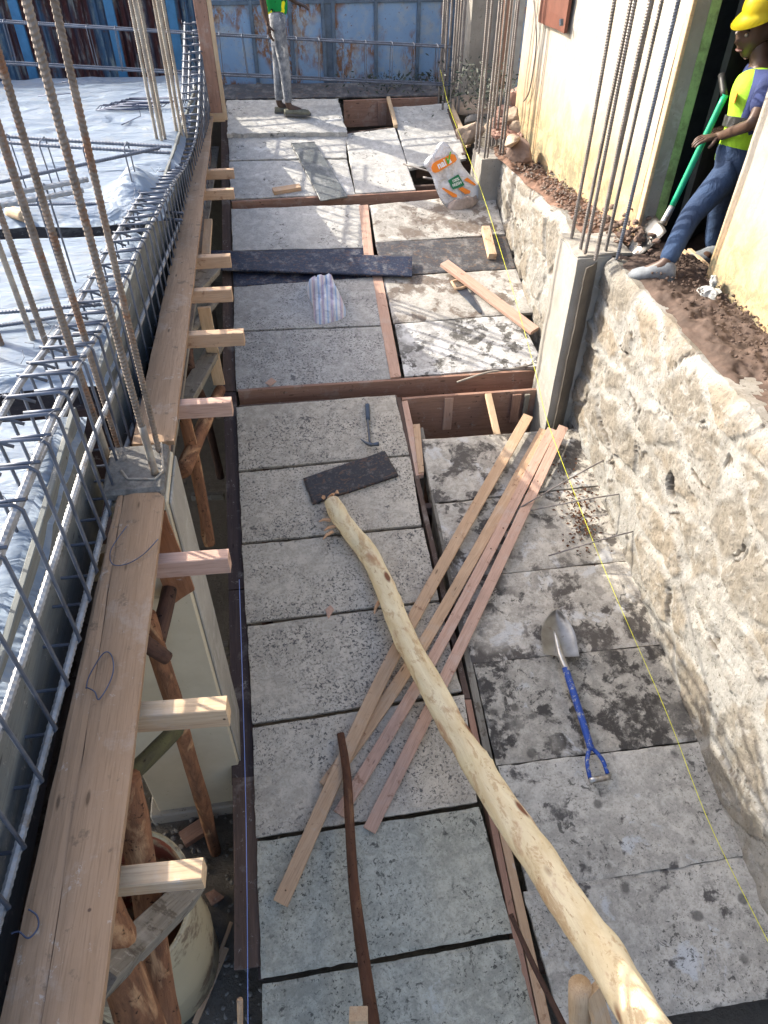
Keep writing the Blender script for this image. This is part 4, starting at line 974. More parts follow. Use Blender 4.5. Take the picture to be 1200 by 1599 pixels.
# shutter
def onwall(u, v, off=.02):
    # point on the slanted front wall A0-A1
    d = (A1-A0).normalized(); n_ = Vector((-d.y, d.x, 0)); 
    if n_.x > 0: n_ = -n_
    r = ray(u, v); c0 = Vector((0, 0, CZ)); t = ((A0+n_*off)-c0).dot(n_)/r.dot(n_)
    return c0+r*t
p0 = onwall(840, 34, .05); p1 = onwall(880, 52, .05)
sh = quad_slab('shutter', [p0+Vector((0, 0, .8)), p1+Vector((0, 0, .8)), p1, p0], .03, SHUT, hs, nrm=Vector((-1, -.009, .0001)), nu=4, nv=8)
beam('latch', onwall(877, 40, .08), onwall(877, 30, .08), .03, .02, DKSTEEL, sh)
# wire loop on wall
tag(tube('hanging_wire', [onwall(834, 0, .03), onwall(838, 60, .03), onwall(833, 110, .03), onwall(826, 145, .03), onwall(818, 158, .03)], .006, R_GREY, n=20, seg=6), 'thin wire hanging on the far end of the limewashed wall', 'wire')
# plastic scraps at the door corner
bm = bmesh.new(); rock_into(bm, H(1108, 458, 2.3), .07, 3, (.7, 1, .7), rough=.8); tag(link('plastic_scrap', bm_mesh(bm), RUBW), 'crumpled grey plastic scrap stuck at the right door corner', 'litter')
bm = bmesh.new(); rock_into(bm, H(1115, 438, 2.36), .045, 3, (.6, 1, 1), rough=.8); tag(link('plastic_scrap', bm_mesh(bm), RUBW), 'small greenish scrap above the crumpled one', 'litter')
# background behind: fence, gate, wall
fn = empty('corrugated_fence', (-2.4, 9.98, 2.0), 'dark maroon and blue corrugated sheet fence behind the left slab', 'fence')
bm = bmesh.new(); n = 400; R0 = []; R1 = []
for i in range(n+1):
    x = -6+5.5*i/n; d = .018*sin(x*2*pi/.076*.5*2)
    R0.append(bm.verts.new((x, 9.98+d, 1.9))); R1.append(bm.verts.new((x, 9.98+d, 3.45)))
for i in range(n): bm.faces.new((R0[i], R0[i+1], R1[i+1], R1[i]))
bmesh.ops.solidify(bm, geom=bm.faces[:], thickness=.003)
link('sheet', bm_mesh(bm), CORR, fn)
for (x, mt) in ((-2.62, GATE), (-1.62, GATE), (-.95, GATE)): box('blue_post', (x, 9.9, 1.9), (x+.1, 9.95, 3.45), flat('post_blue_%d' % int(-x*10), (.06, .2, .36), .5), fn)
beam('rail', (-6, 9.92, 3.0), (-.5, 9.92, 3.05), .05, .05, W_GREY, fn); beam('bottom_rail', (-6, 9.9, 2.1), (-.5, 9.9, 2.08), .06, .06, W_GREY, fn)
gt = empty('metal_gate', (.8, 9.95, 2.0), 'pale blue sheet metal gate with rust patches behind the sandalled person', 'gate')
for (x0, x1) in ((-.5, -.02), (-.02, .42), (.42, .80), (.92, 1.42), (1.42, 1.93), (1.93, 2.35)):
    for (z0, z1) in ((2.05, 2.93), (2.93, 3.6)):
        box('gate_panel', (x0+.02, 9.95, z0+.02), (x1-.02, 9.965, z1-.02), GATE, gt, .003)
box('gate_stile', (.8, 9.945, 2.0), (.92, 9.97, 3.6), GATE_F, gt)
for x in (-.5, -.02, .42, .80, .92, 1.42, 1.93, 2.35): box('gate_frame', (x-.02, 9.92, 2.0), (x+.02, 9.99, 3.6), GATE_F, gt)
for z in (2.05, 2.93, 3.6): box('gate_rail', (-.5, 9.925, z-.02), (2.35, 9.985, z+.02), GATE_F, gt)
tube('latch_ring', [Vector((.68+cos(a)*.05, 9.9, 3.12+sin(a)*.05)) for a in [k*pi/8 for k in range(16)]], .008, DKSTEEL, gt, closed=True, seg=6)
bw = tag(box('rear_wall', (2.38, 9.2, 1.9), (2.75, 9.6, 3.8), CONC), 'dark concrete wall stub right of the gate', 'wall')
for k, (u0, u1, mt, lb) in enumerate(((790, 806, RUBW, 'pale sheet leaning behind the house corner'), (806, 818, GATE, 'bluish sheet leaning behind the house corner'), (776, 788, W_BROWN, 'brown plank leaning behind the house corner'))):
    p = H(u0, 140, 2.2); q = H(u1, 140, 2.2)
    tag(quad_slab('leaning_sheet', [p+Vector((0, .05, 1.5)), q+Vector((0, .05, 1.5)), q, p], .02, mt, nrm=Vector((0, -1, .02)), nu=3, nv=6), lb, 'sheet', 'sheets leaning behind the house corner')
# soil heap by gate
def heap(cx, cy, rx, ry, h, mat, label, seed, z0=2.02):
    bm = bmesh.new(); R = []
    n = 50
    for j in range(n+1):
        row = []
        for i in range(n+1):
            a = (i/n*2-1); b = (j/n*2-1); d = min(1, math.sqrt(a*a+b*b))
            z = z0+h*(1-d*d)*(1+.5*mn.noise((a*3, b*3, seed)))+mn.fractal((a*9, b*9, seed), 1, 2, 4)*.03*(1-d)-(.05 if d >= 1 else 0)
            row.append(bm.verts.new((cx+a*rx, cy+b*ry, z)))
        R.append(row)
    for j in range(n):
        for i in range(n): bm.faces.new((R[j][i], R[j][i+1], R[j+1][i+1], R[j+1][i]))
    return tag(link('soil_heap', bm_mesh(bm), mat, recenter=False), label, 'soil', None, 'stuff')
heap(-.05, 9.65, .6, .3, .13, flat('grey_soil', (.15, .13, .11), .95, 0, .5, 20, 1), 'grey soil heap at the foot of the gate', 3)
heap(1.6, 9.6, .8, .3, .14, flat('weedy_soil', (.09, .1, .06), .95, 0, .6, 20, 1), 'weedy soil heap at the right foot of the gate', 8)
def weeds(name, label, n, cx, cy, sx, sy, z0, hh, mat):
    bm = bmesh.new()
    for _ in range(n):
        p = Vector((cx+random.gauss(0, sx), cy+random.gauss(0, sy), z0+random.random()**.7*hh)); s = random.uniform(.012, .035)
        a = Vector((random.gauss(0, 1), random.gauss(0, 1), random.gauss(0, 1))).normalized(); b = a.orthogonal().normalized()
        bm.faces.new([bm.verts.new(p), bm.verts.new(p+a*s+b*s*.35), bm.verts.new(p+a*s*2), bm.verts.new(p+a*s-b*s*.35)])
    return tag(link(name, bm_mesh(bm), mat, recenter=False), label, 'plants', None, 'stuff')
LEAF = flat('leaf_green', (.03, .045, .025), .6, 0, .5, 4)
weeds('weeds', 'dark weeds growing between the far column bars and the boulders', 550, 2.35, 8.3, .2, .35, 2.15, .4, LEAF)
weeds('weeds', 'low weeds along the foot of the gate', 500, 1.7, 9.5, .35, .15, 2.1, .15, LEAF)
# wall stub bars: bars sticking out of stone wall
for (a, b, z, lb) in (((552, 0), (0, 0), 0, ''),): pass
def stub(u0, v0, u1, v1, dz, lb, mat=R_GREY, r=.0052):
    a = DK(u0, v0, dz); b = XW(u1, v1, 2.12)
    tag(tube('bar_stub', [a, a.lerp(b, .6)+Vector((0, 0, .008)), b], r, mat, seg=7, n=8), lb, 'rebar', 'bars sticking out of the stone wall')
stub(812, 793, 946, 717, .06, 'upper bar stub above the stained panel')
stub(829, 797, 970, 771, .06, 'middle bar stub over the spotted panel')
stub(857, 868, 992, 829, .06, 'lower bar stub over the leaf litter')
tag(tube('bar_stub', [DK(760, 577, .03), DK(810, 577, .06), XW(852, 577, 2.08)], .008, R_GREY, seg=7, n=8), 'straight bar lying across the brown cross board', 'rebar', 'bars sticking out of the stone wall')
tag(tube('bar_stub', [DK(714, 597, -.02), DK(760, 582, .03), DK(800, 576, .05), DK(832, 569, .06)], .009, R_CEM, seg=7, n=14), 'bent bar crossing the straight one at the brown cross board', 'rebar', 'bars sticking out of the stone wall')
tag(tube('bar_stub', [DK(630, 256, .03), DK(680, 270, .08)], .009, R_GREY, seg=7, n=4), 'upper bar over the dark hole beside the printed sack', 'rebar')
tag(tube('bar_stub', [DK(661, 277, .0), DK(690, 282, .0)], .012, R_GREY, seg=7, n=4), 'lower bar over the dark hole beside the printed sack', 'rebar')
# leaf litter
bm = bmesh.new()
for _ in range(260):
    u = 905+random.gauss(0, 16); v = 800+random.gauss(0, 32)+(u-905)*.6; p = DK(u, v, .006); s = random.uniform(.006, .018)
    a = Vector((random.gauss(0, 1), random.gauss(0, 1), random.gauss(0, .25))).normalized(); b = a.cross(DN).normalized()
    bm.faces.new([bm.verts.new(p), bm.verts.new(p+a*s+b*s*.5+DN*.004), bm.verts.new(p+a*s*2), bm.verts.new(p+a*s-b*s*.5+DN*.003)])
tag(link('leaf_litter', bm_mesh(bm), flat('brown_litter', (.12, .05, .025), .9, 0, .5, 20), recenter=False), 'dark brown litter on the panel under the bar stubs', 'litter', None, 'stuff')
# strings
tag(tube('yellow_string', [DK(688, 108, .3), DK(701, 165, .25), DK(728, 235, .3), DK(757, 312, .3), DK(800, 450, .25), DK(835, 575, .2), DK(856, 660, .15), DK(905, 790, .08), DK(955, 915, .06), DK(1040, 1110, .06), DK(1110, 1290, .06), DK(1215, 1500, .06)], .0018, YSTR, seg=5, n=60), 'taut yellow builder\'s line along the right side of the ramp', 'string')
tag(tube('blue_string', [DK(374, 905, .02), DK(384, 1250, .02), DK(388, 1640, .02)], .0022, BSTR, seg=5, n=20), 'blue line along the left side boards', 'string')
# ================================================================== LOOSE THINGS ON THE DECK
ctr = [(518, 782, .0), (530, 806, .0), (556, 840, .0), (578, 868, .0), (598, 910, .02), (614, 950, .05), (636, 1002, .1), (686, 1098, .28), (726, 1165, .40), (762, 1222, .52), (812, 1300, .68), (880, 1400, .88), (950, 1502, 1.08), (1015, 1610, 1.28), (1080, 1710, 1.45)]
lp = []; lr = []
for (u, v, dz) in ctr: lp.append(DK(u, v, .075+dz))
lg = empty('peeled_log', lp[0], 'long crooked peeled yellow log leaning across the ramp towards the viewer', 'log')
pts = spline(lp, 110); sd = 5.5; Mx = frame(lp[0], lp[-1]); Mi = Mx.inverted(); SEG = 22; n = len(pts)
kn = [(12, 15), (22, 8), (33, 20), (43, 13), (56, 20), (72, 12), (82, 20), (98, 15), (18, 3), (27, 12), (38, 17), (52, 16), (60, 5), (67, 18), (78, 16), (86, 4), (93, 17), (47, 8)]
def rf(i, k):
    a = 2*pi*k/SEG; v = 1+.13*mn.noise((i*.13, cos(a)*.8, sin(a)*.8))+.06*mn.noise((i*.4, cos(a)*2, sin(a)*2))
    for (ki, kk) in kn:
        dk = min(abs(k-kk), SEG-abs(k-kk)); q = ((i-ki)/1.6)**2+(dk/1.8)**2
        v += .2*math.exp(-q)-.2*math.exp(-q*7)
    if i < 5: v *= .82+.036*i
    return v
rad = [.062+(.073-.062)*i/n for i in range(n)]
bm = bmesh.new(); tube_into(bm, [Mi@p for p in pts], rad, SEG, rfun=rf); link('trunk', bm_mesh(bm), LOG, lg, Mx, smooth=True)
bm = bmesh.new()
for k in range(14):
    p = lp[0]+Vector((random.uniform(-.05, .05), random.uniform(-.01, .03), random.uniform(-.05, .05))); d = Vector((random.gauss(0, .5), random.uniform(.3, 1), random.gauss(0, .5))).normalized()
    tube_into(bm, [p, p+d*random.uniform(.01, .03)], [.016, .005], 5)
link('splintered_end', bm_mesh(bm), LOGEND, lg)
bm = bmesh.new()
for (u, v, d) in ((512, 822, (-1, -.2, .1)), (508, 830, (-1, -.6, 0)), (505, 812, (-1, .1, .1)), (580, 940, (-.6, -1, 0))):
    p = DK(u+12, v, .06); d = Vector(d).normalized(); tube_into(bm, [p, p+d*.05, p+d*.08+Vector((0, -.02, 0))], [.012, .01, .004], 6)
link('torn_bark', bm_mesh(bm), LOGEND, lg)
def batten(pl, wd, th, mat, label, name='batten', grp='crossed battens lying on the ramp', lift=(.0, .0)):
    q = [DK(u, v, lift[0]+(lift[1]-lift[0])*i/(len(pl)-1)+th/2) for i, (u, v) in enumerate(pl)]
    if len(q) == 2: o = beam(name, q[0], q[1], wd, th, mat, up=DN)
    else:
        M = frame(q[0], q[-1], DN); Mi = M.inverted(); ps = spline([Mi@x for x in q], 24); bm = bmesh.new(); rows = []
        for i, p in enumerate(ps):
            t = (ps[min(i+1, 24)]-ps[max(i-1, 0)]).normalized(); y = Vector((0, 0, 1)).cross(t).normalized(); z = t.cross(y)
            rows.append([bm.verts.new(p+y*a*wd/2+z*b*th/2) for (a, b) in ((-.96, -1), (.96, -1), (1, -.85), (1, .85), (.96, 1), (-.96, 1), (-1, .85), (-1, -.85))])
        for i in range(24):
            for k in range(8): bm.faces.new((rows[i][k], rows[i][(k+1) % 8], rows[i+1][(k+1) % 8], rows[i+1][k]))
        bm.faces.new(rows[0][::-1]); bm.faces.new(rows[-1]); o = link(name, bm_mesh(bm), mat, None, M)
    return tag(o, label, 'batten', grp)
batten([(850, 672), (665, 1000), (508, 1228)], .074, .022, W_TAN, 'lowest batten of the crossed bundle, its lower end half hidden by the longest', lift=(.0, .01))
batten([(862, 671), (692, 1000), (530, 1272)], .068, .022, W_PINK, 'pale pink batten, middle one of the lower right three ends', lift=(.026, .01))
batten([(880, 667), (724, 1000), (577, 1297)], .07, .022, W_PINK, 'batten whose lower end lies farthest right in the bundle', lift=(.052, .012))
batten([(825, 650), (618, 1018), (438, 1411)], .076, .024, W_TAN, 'longest batten of the bundle, reaching lowest towards the viewer', lift=(.045, .04))
batten([(694, 411), (835, 517)], .1, .035, W_PINK, 'lone pink batten slanting over the hand saw', grp='loose battens on the right of the ramp', lift=(.05, .02))
batten([(759, 357), (769, 401)], .075, .06, W_TAN, 'short thick block standing on the dark plywood by the wall', 'timber_block', 'wood blocks on the ramp')
batten([(427, 299), (469, 292)], .075, .04, W_TAN, 'short wood block beside the leaning dusty offcut', 'timber_block', 'wood blocks on the ramp')
for (q, lb) in (([(507, 951), (516, 944), (522, 951), (513, 966)], 'small pink wood chip left of the log'), ([(414, 597), (424, 589), (432, 595), (422, 602)], 'small wood chip near the left end of the brown cross board')):
    tag(quad_slab('wood_chip', [DK(u, v, .012) for (u, v) in q], .01, W_PINK, nu=2, nv=2), lb, 'wood chip', 'wood chips on the panels')
strut([DK(532, 1146, .05), DK(541, 1200, .08), DK(545, 1262, .12), DK(552, 1373, .2), DK(564, 1467, .28), DK(584, 1605, .4), DK(596, 1680, .48)], .021, .03, B_STICK, 'dark reddish bark stick lying up the middle of the left panels', 5, 'sticks on the ramp')
strut([DK(798, 1428, .1), DK(830, 1500, .15), DK(885, 1610, .25)], .012, .014, B_DARK, 'thin dark stick in the gap at the bottom of the photo', 1, 'sticks on the ramp')
tag(pole('post_top', [DK(906, 1540, .9), DK(906, 1680, .2)], .042, .045, W_PALE, n=10, knots=2), 'pale round post top behind the log at the bottom of the photo', 'post', 'post tops at the bottom of the photo')
tag(beam('post_top', DK(560, 1583, 1.0), DK(563, 1700, .6), .065, .05, W_PALE), 'pale squared post top at the very bottom beside the stick', 'post', 'post tops at the bottom of the photo')
tag(beam('post_top', DK(925, 1545, .9), DK(965, 1690, .5), .07, .03, W_PALE), 'pale lath beside the round post top', 'post', 'post tops at the bottom of the photo')
# hammer
hm = empty('hammer', DK(578, 665, .02), 'claw hammer with a dark steel handle on the panel against the cross board', 'hammer')
tube('handle', [DK(574, 633, .02), DK(575, 660, .025), DK(578, 692, .04)], [.013, .011, .011, .010, .009, .009, .009, .009, .009], DKSTEEL, hm, n=8)
tube('grip', [DK(574, 632, .02), DK(575, 655, .024)], .017, flat('grip_blue', (.06, .09, .14), .6), hm, n=5)
bm = bmesh.new(); tube_into(bm, spline([DK(592, 693, .04), DK(584, 694, .042), DK(578, 694, .045), DK(571, 691, .04), DK(563, 685, .03)], 12), [.017, .017, .014, .012, .014, .015, .014, .012, .011, .009, .007, .005, .003], 8); link('head', bm_mesh(bm), DKSTEEL, hm, smooth=True)
# hand saw
sw = empty('hand_saw', DK(730, 465, .02), 'hand saw with a pale handle on the brown-stained panel', 'saw')
q = [DK(713, 452, .03), DK(729, 449, .03), DK(754, 487, .012), DK(749, 489, .012)]
quad_slab('blade', q, .002, DKSTEEL, sw, nu=12, nv=2, edge=.0005, surf=0)
ring = [(706, 440), (716, 437), (727, 438), (729, 447), (721, 450), (712, 451)]
tube('handle', [DK(u, v, .035) for (u, v) in ring], .014, W_TAN, sw, closed=True, seg=8)
# blue shovel
sv = empty('shovel', DK(895, 1090, .02), 'round-point shovel with a blue shaft and D grip lying on the stained panels', 'shovel')
bm = bmesh.new(); rows = []
cT = DK(867, 956, .015); cB = DK(874, 1027, .05); ax = (cB-cT); Ln = ax.length; ax.normalize(); sx_ = ax.cross(DN).normalized()
for j in range(15):
    t = j/14; hw = .108*(math.sin(min(1, t/.62)*pi/2)**.7 if t < .62 else 1-.0*(t-.62)); hw = max(hw, .004)
    row = []
    for i in range(13):
        s = i/12*2-1
        row.append(bm.verts.new(cT+ax*Ln*t+sx_*(hw*s)+DN*(.028*s*s-.02*(1-t)*t*4+.018)))
    rows.append(row)
for j in range(14):
    for i in range(12): bm.faces.new((rows[j][i], rows[j][i+1], rows[j+1][i+1], rows[j+1][i]))
bmesh.ops.solidify(bm, geom=bm.faces[:], thickness=.003)
link('blade', bm_mesh(bm), SHSTEEL, sv, smooth=True)
tube('socket', [DK(866, 985, .03), DK(871, 1005, .05), DK(876, 1025, .07), DK(886, 1048, .08)], [.006, .01, .014, .017, .02, .02, .02, .02, .02], SHSTEEL, sv, n=8, seg=12)
tube('shaft', [DK(883, 1043, .08), DK(905, 1110, .07), DK(924, 1172, .06)], [.02, .021, .0215, .021, .0205, .02, .02, .02, .021], BLUEP, sv, n=8, seg=12)
for (a, b) in (((922, 1165), (922, 1216)), ((924, 1167), (949, 1208))):
    tube('grip_arm', [DK(*a, .06), DK((a[0]+b[0])/2+(-5 if b[0] < 930 else 4), (a[1]+b[1])/2-2, .065), DK(*b, .05)], .012, BLUEP, sv, n=8, seg=8)
tube('grip', [DK(921, 1219, .05), DK(953, 1213, .05)], .017, SHSTEEL, sv, n=4, seg=10)
# sacks
def pillow(name, outline, hfun, mat, parent, dzb=0, seg=9):
    """closed puffy bag: outline in photo pixels surveyed on the deck"""
    P = [DK(u, v, dzb) for (u, v) in outline]; c = sum(P, Vector())/len(P)
    ps = spline(P+[P[0]], 48)[:-1]; bm = bmesh.new(); top = []; bot = []
    for r in range(seg+1):
        f = 1-r/seg*.999; rt = []; rb = []
        for k, p in enumerate(ps):
            q = c.lerp(p, f); h = hfun*(1-f**3.2)
            wv = 1+.75*mn.noise(q*9)+.45*mn.noise(q*19)+.2*mn.noise(q*40)
            rt.append(bm.verts.new(q+DN*(h*wv+.005+(.008*mn.noise(q*18) if r else 0)))); rb.append(bm.verts.new(q-DN*.0) if r == 0 else None)
        top.append(rt); bot.append(rb)
    n = len(ps)
    for r in range(seg):
        for k in range(n): bm.faces.new((top[r][k], top[r][(k+1) % n], top[r+1][(k+1) % n], top[r+1][k]))
    bm.faces.new(top[-1])
    for k in range(n): bm.faces.new((bot[0][k], bot[0][(k+1) % n], top[0][(k+1) % n], top[0][k]))
    bm.faces.new([bot[0][k] for k in range(n)][::-1])
    return link(name, bm_mesh(bm), mat, parent, smooth=True)
sk = empty('printed_sack', DK(705, 290, 0), 'white woven sack with orange logo and green badge beside the farther right column', 'sack')
# the sack stands tipped: build in its own plane
bl = DK(690, 322, .02); br = DK(748, 308, .02)
xax = (br-bl).normalized(); tilt = (DN*.8+Vector((0, .62, 0))).normalized()
def SK(s, t, o=0):   # s across, t up the sack, metres
    nrm = xax.cross(tilt).normalized(); nrm = -nrm if nrm.y > 0 else nrm
    return bl+xax*s+tilt*t+nrm*o
def SKpx(u, v, o=0):
    nrm = xax.cross(tilt).normalized(); nrm = -nrm if nrm.y > 0 else nrm
    r = ray(u, v); c0 = Vector((0, 0, CZ)); return c0+r*(((bl+nrm*o)-c0).dot(nrm)/r.dot(nrm))
out = [(660, 257), (668, 246), (677, 239), (684, 226), (690, 221), (699, 224), (706, 234), (717, 245), (722, 258), (736, 275), (743, 284), (752, 299), (749, 312), (725, 324), (702, 325), (692, 318), (682, 298), (674, 274)]
nrm_s = xax.cross(tilt).normalized(); nrm_s = -nrm_s if nrm_s.y > 0 else nrm_s
P = [SKpx(u, v) for (u, v) in out]; cs = sum(P, Vector())/len(P); ps = spline(P+[P[0]], 56)[:-1]
def sackh(p, f): return .03*(1-f**2.4)
bm = bmesh.new(); rows = []
for sgn in (1, -1):
    rr = []
    for r in range(8):
        f = 1-r/7*.998; row = []
        for p in ps:
            q = cs.lerp(p, f); h = (.022 if sgn > 0 else .14)*(1-f**(3 if sgn > 0 else 2)); h += (.014*mn.noise(q*12)+.007*mn.noise(q*33)) if r else 0
            row.append(bm.verts.new(q+nrm_s*sgn*max(h, .0)) if (sgn > 0 or r) else None)
        rr.append(row)
    rows.append(rr)
rows[1][0] = rows[0][0]; n = len(ps)
for rr in rows:
    for r in range(7):
        for k in range(n): bm.faces.new((rr[r][k], rr[r][(k+1) % n], rr[r+1][(k+1) % n], rr[r+1][k]))
    bm.faces.new(rr[-1])
link('bag', bm_mesh(bm), WHITEB, sk, smooth=True)
def decal(name, px, mat, o=.036, parent=sk, dv=3):
    bm = bmesh.new(); vs = [bm.verts.new(SKpx(u, v, o)) for (u, v) in px]; bm.faces.new(vs)
    r = bmesh.ops.extrude_face_region(bm, geom=bm.faces[:]); 
    for v in r['geom']:
        if isinstance(v, bmesh.types.BMVert): v.co -= nrm_s*.004
    return link(name, bm_mesh(bm), mat, parent)
decal('logo_band', [(674, 262), (676, 256), (681, 252), (706, 240), (711, 242), (714, 249), (711, 253), (686, 268), (680, 270), (676, 268)], ORANGE)
ex = (SKpx(708, 247, .04)-SKpx(680, 262, .04)); ey = tilt
text_mesh('nai a', .085, SKpx(694, 254.5, .038), ex, ey, flat('logo_white', (.8, .8, .8), .6, 0, .02), 'logo_lettering', sk, .003)
bm = bmesh.new(); vs = [bm.verts.new(SKpx(u, v, .04)) for (u, v) in ((696, 247), (698, 246), (700, 251), (703, 237), (705, 236), (701.5, 256), (699.5, 256))]; bm.faces.new(vs); link('check_mark', bm_mesh(bm), LGREEN, sk)
decal('badge', [(700, 282), (716, 272), (726, 289), (708, 296)], DGREEN)
e2 = SKpx(724, 281, .04)-SKpx(708, 288, .04)
text_mesh('100%\nFRESH', .038, SKpx(713, 284.5, .038), e2, ey, flat('badge_white', (.7, .75, .7), .6, 0, .02), 'badge_lettering', sk, .001)
decal('stripe', [(690, 294), (693, 293), (714, 304), (714, 308), (708, 308)], ORANGE); decal('stripe', [(716, 295), (722, 292), (735, 298), (734, 302), (727, 303)], ORANGE); decal('stripe', [(725, 281), (730, 277), (744, 288), (742, 290)], ORANGE)
pillow('soiled_bottom', [(700, 317), (724, 316), (744, 307), (749, 311), (740, 322), (722, 327), (704, 328), (697, 322)], .07, BAGBOT, sk)
# striped sack
g = G('striped_weave', .7, .3)
wv_ = g.th(g.wave(9, 1.2, g.map((1, .25, .2), (0, 0, .25), g.obj), 1), .3, .4); w2 = g.th(g.wave(4.3, 1., g.map((1, .25, .2), (0, 0, .25), g.obj), 1), .72, .8)
c = g.mix(wv_, (.42, .55, .78), (.7, .73, .8)); c = g.mix(g.math('MULTIPLY', w2, .45), c, (.6, .36, .42)); g.bump(g.noise(14, 5, .6, 1), 1, .04); STRIPE = g.out(c)
s2 = empty('striped_sack', DK(512, 475, 0), 'crumpled blue and red striped sack on the pale speckled panel', 'sack')
pillow('bag', [(479, 450), (484, 442), (500, 438), (519, 437), (527, 455), (540, 482), (538, 496), (520, 503), (500, 507), (491, 500), (489, 478), (482, 464)], .15, STRIPE, s2)
0 and pillow('opening', [(507, 481), (520, 478), (527, 484), (522, 491), (509, 491)], .02, flat('bag_opening', (.12, .12, .2), .8), s2, .13)
# ================================================================== PEOPLE
def skin_build(chains, sub=2):
    """chains: list of polylines [(pos, r)], joined where positions coincide; returns bmesh"""
    me = bpy.data.meshes.new('sk'); vs = []; es = []; rs = []; idx = {}
    for ch in chains:
        prev = None
        for (p, r) in ch:
            key = tuple(round(x, 4) for x in p)
            if key not in idx: idx[key] = len(vs); vs.append(p); rs.append(r if hasattr(r, '__len__') else (r, r))
            i = idx[key]
            if prev is not None and prev != i: es.append((prev, i))
            prev = i
    me.from_pydata([tuple(v) for v in vs], es, []); ob = bpy.data.objects.new('sk', me); COL.objects.link(ob)
    md = ob.modifiers.new('s', 'SKIN'); md.use_smooth_shade = True
    for i, r in enumerate(rs): me.skin_vertices[0].data[i].radius = r
    me.skin_vertices[0].data[0].use_root = True
    s = ob.modifiers.new('u', 'SUBSURF'); s.levels = sub; s.render_levels = sub
    bpy.context.view_layer.update()
    out = bpy.data.meshes.new_from_object(ob.evaluated_get(bpy.context.evaluated_depsgraph_get()))
    bpy.data.objects.remove(ob)
    bm = bmesh.new(); bm.from_mesh(out); return bm
def head_into(bm, c, fwd, up, s=1.):
    fwd = Vector(fwd).normalized(); up = (Vector(up)-fwd*Vector(up).dot(fwd)).normalized(); sd = up.cross(fwd)
    r = bmesh.ops.create_uvsphere(bm, u_segments=40, v_segments=30, radius=1)
    def gs(x, y, z, cx, cy, cz, w): return math.exp(-((x-cx)**2+(y-cy)**2+(z-cz)**2)/(w*w))
    for v in r['verts']:
        x, y, z = v.co.x, v.co.y, v.co.z          # x fwd, y side, z up
        X = x*.098; Y = y*.075; Z = z*.118
        if z < -.2: k = 1-(-.2-z)*.32; Y *= k; X = X*(1-(-.2-z)*.12)+(.012*(-.2-z) if x > 0 else .03*(-.2-z)*2)
        if x > 0:
            X += .026*math.exp(-((y/.12)**2+((z+.12)/.16)**2))+.012*math.exp(-((y/.1)**2+((z-.1)/.2)**2))    # nose
            X += .010*math.exp(-((y/.28)**2+((z+.42)/.07)**2))+.009*math.exp(-((y/.26)**2+((z+.55)/.07)**2))  # lips
            X += .012*math.exp(-((y/.3)**2+((z+.85)/.15)**2))   # chin
            X += .007*math.exp(-((y/.5)**2+((z-.3)/.1)**2))     # brow
            for q in (-1, 1): X -= .012*math.exp(-(((y-q*.38)/.17)**2+((z-.1)/.12)**2)); X += .004*math.exp(-(((y-q*.38)/.08)**2+((z-.1)/.06)**2))
        for q in (-1, 1):
            e = math.exp(-(((x+.05)/.14)**2+((z+.02)/.26)**2))*(1 if y*q > .5 else 0); Y += q*.016*e
        v.co = Vector(c)+(fwd*X+sd*Y+up*Z)*s
def hand_into(chains, wrist, hd, nrm, s=1., curl=.5):
    """palm and five fingers as skin chains; hd: finger direction, nrm: back-of-hand normal"""
    hd = Vector(hd).normalized(); nrm = (Vector(nrm)-hd*Vector(nrm).dot(hd)).normalized(); sd = hd.cross(nrm)
    wrist = Vector(wrist); palm = wrist+hd*.05*s
    chains.append([(wrist, (.028*s, .02*s)), (palm, (.036*s, .017*s))])
    for k, (o, L) in enumerate(((-.027, .068), (-.009, .078), (.009, .072), (.026, .056))):
        b = palm+sd*o*s+hd*.035*s; ch = [(palm, (.036*s, .017*s)), (b, .0105*s)]; p = b; d = hd.copy()
        for j in range(3):
            d = (d-nrm*curl*(.5+.35*j)).normalized(); p = p+d*L*s*(.45, .32, .23)[j]; ch.append((p, (.0095, .0085, .007)[j]*s))
        chains.append(ch)
    t = wrist+hd*.025*s-sd*.03*s; t2 = t+(hd*.6-sd*.5-nrm*.5).normalized()*.035*s; t3 = t2+(hd*.7-nrm*.7).normalized()*.028*s
    chains.append([(wrist, (.028*s, .02*s)), (t, .014*s), (t2, .011*s), (t3, .009*s)])
def person_body(parent, J, fwd, hup, hs=1., curl=.5, handn=None):
    """J: dict of joints"""
    V = Vector; ch = []
    ch.append([(J['pelvis'], (.085, .07)), (J['waist'], (.09, .075)), (J['chest'], (.13, .09)), (J['neck'], (.055, .055)), (J['skull'], (.055, .06))])
    for s in 'LR':
        ch.append([(J['pelvis'], (.085, .07)), (J['hip'+s], .07), (J['knee'+s], .055), (J['ankle'+s], .038), (J['toe'+s], (.04, .022))])
        ch.append([(J['chest'], (.13, .09)), (J['sh'+s], .05), (J['elbow'+s], .037), (J['wrist'+s], (.028, .02))])
        hand_into(ch, J['wrist'+s], J['hand'+s], handn[s] if handn else (0, -1, 0), 1., curl)
    bm = skin_build(ch); head_into(bm, J['head'], fwd, hup, hs)
    return link('body', bm_mesh(bm), SKIN, parent, smooth=True)
def cloth(name, chains, mat, parent): return link(name, bm_mesh(skin_build(chains)), mat, parent, smooth=True)
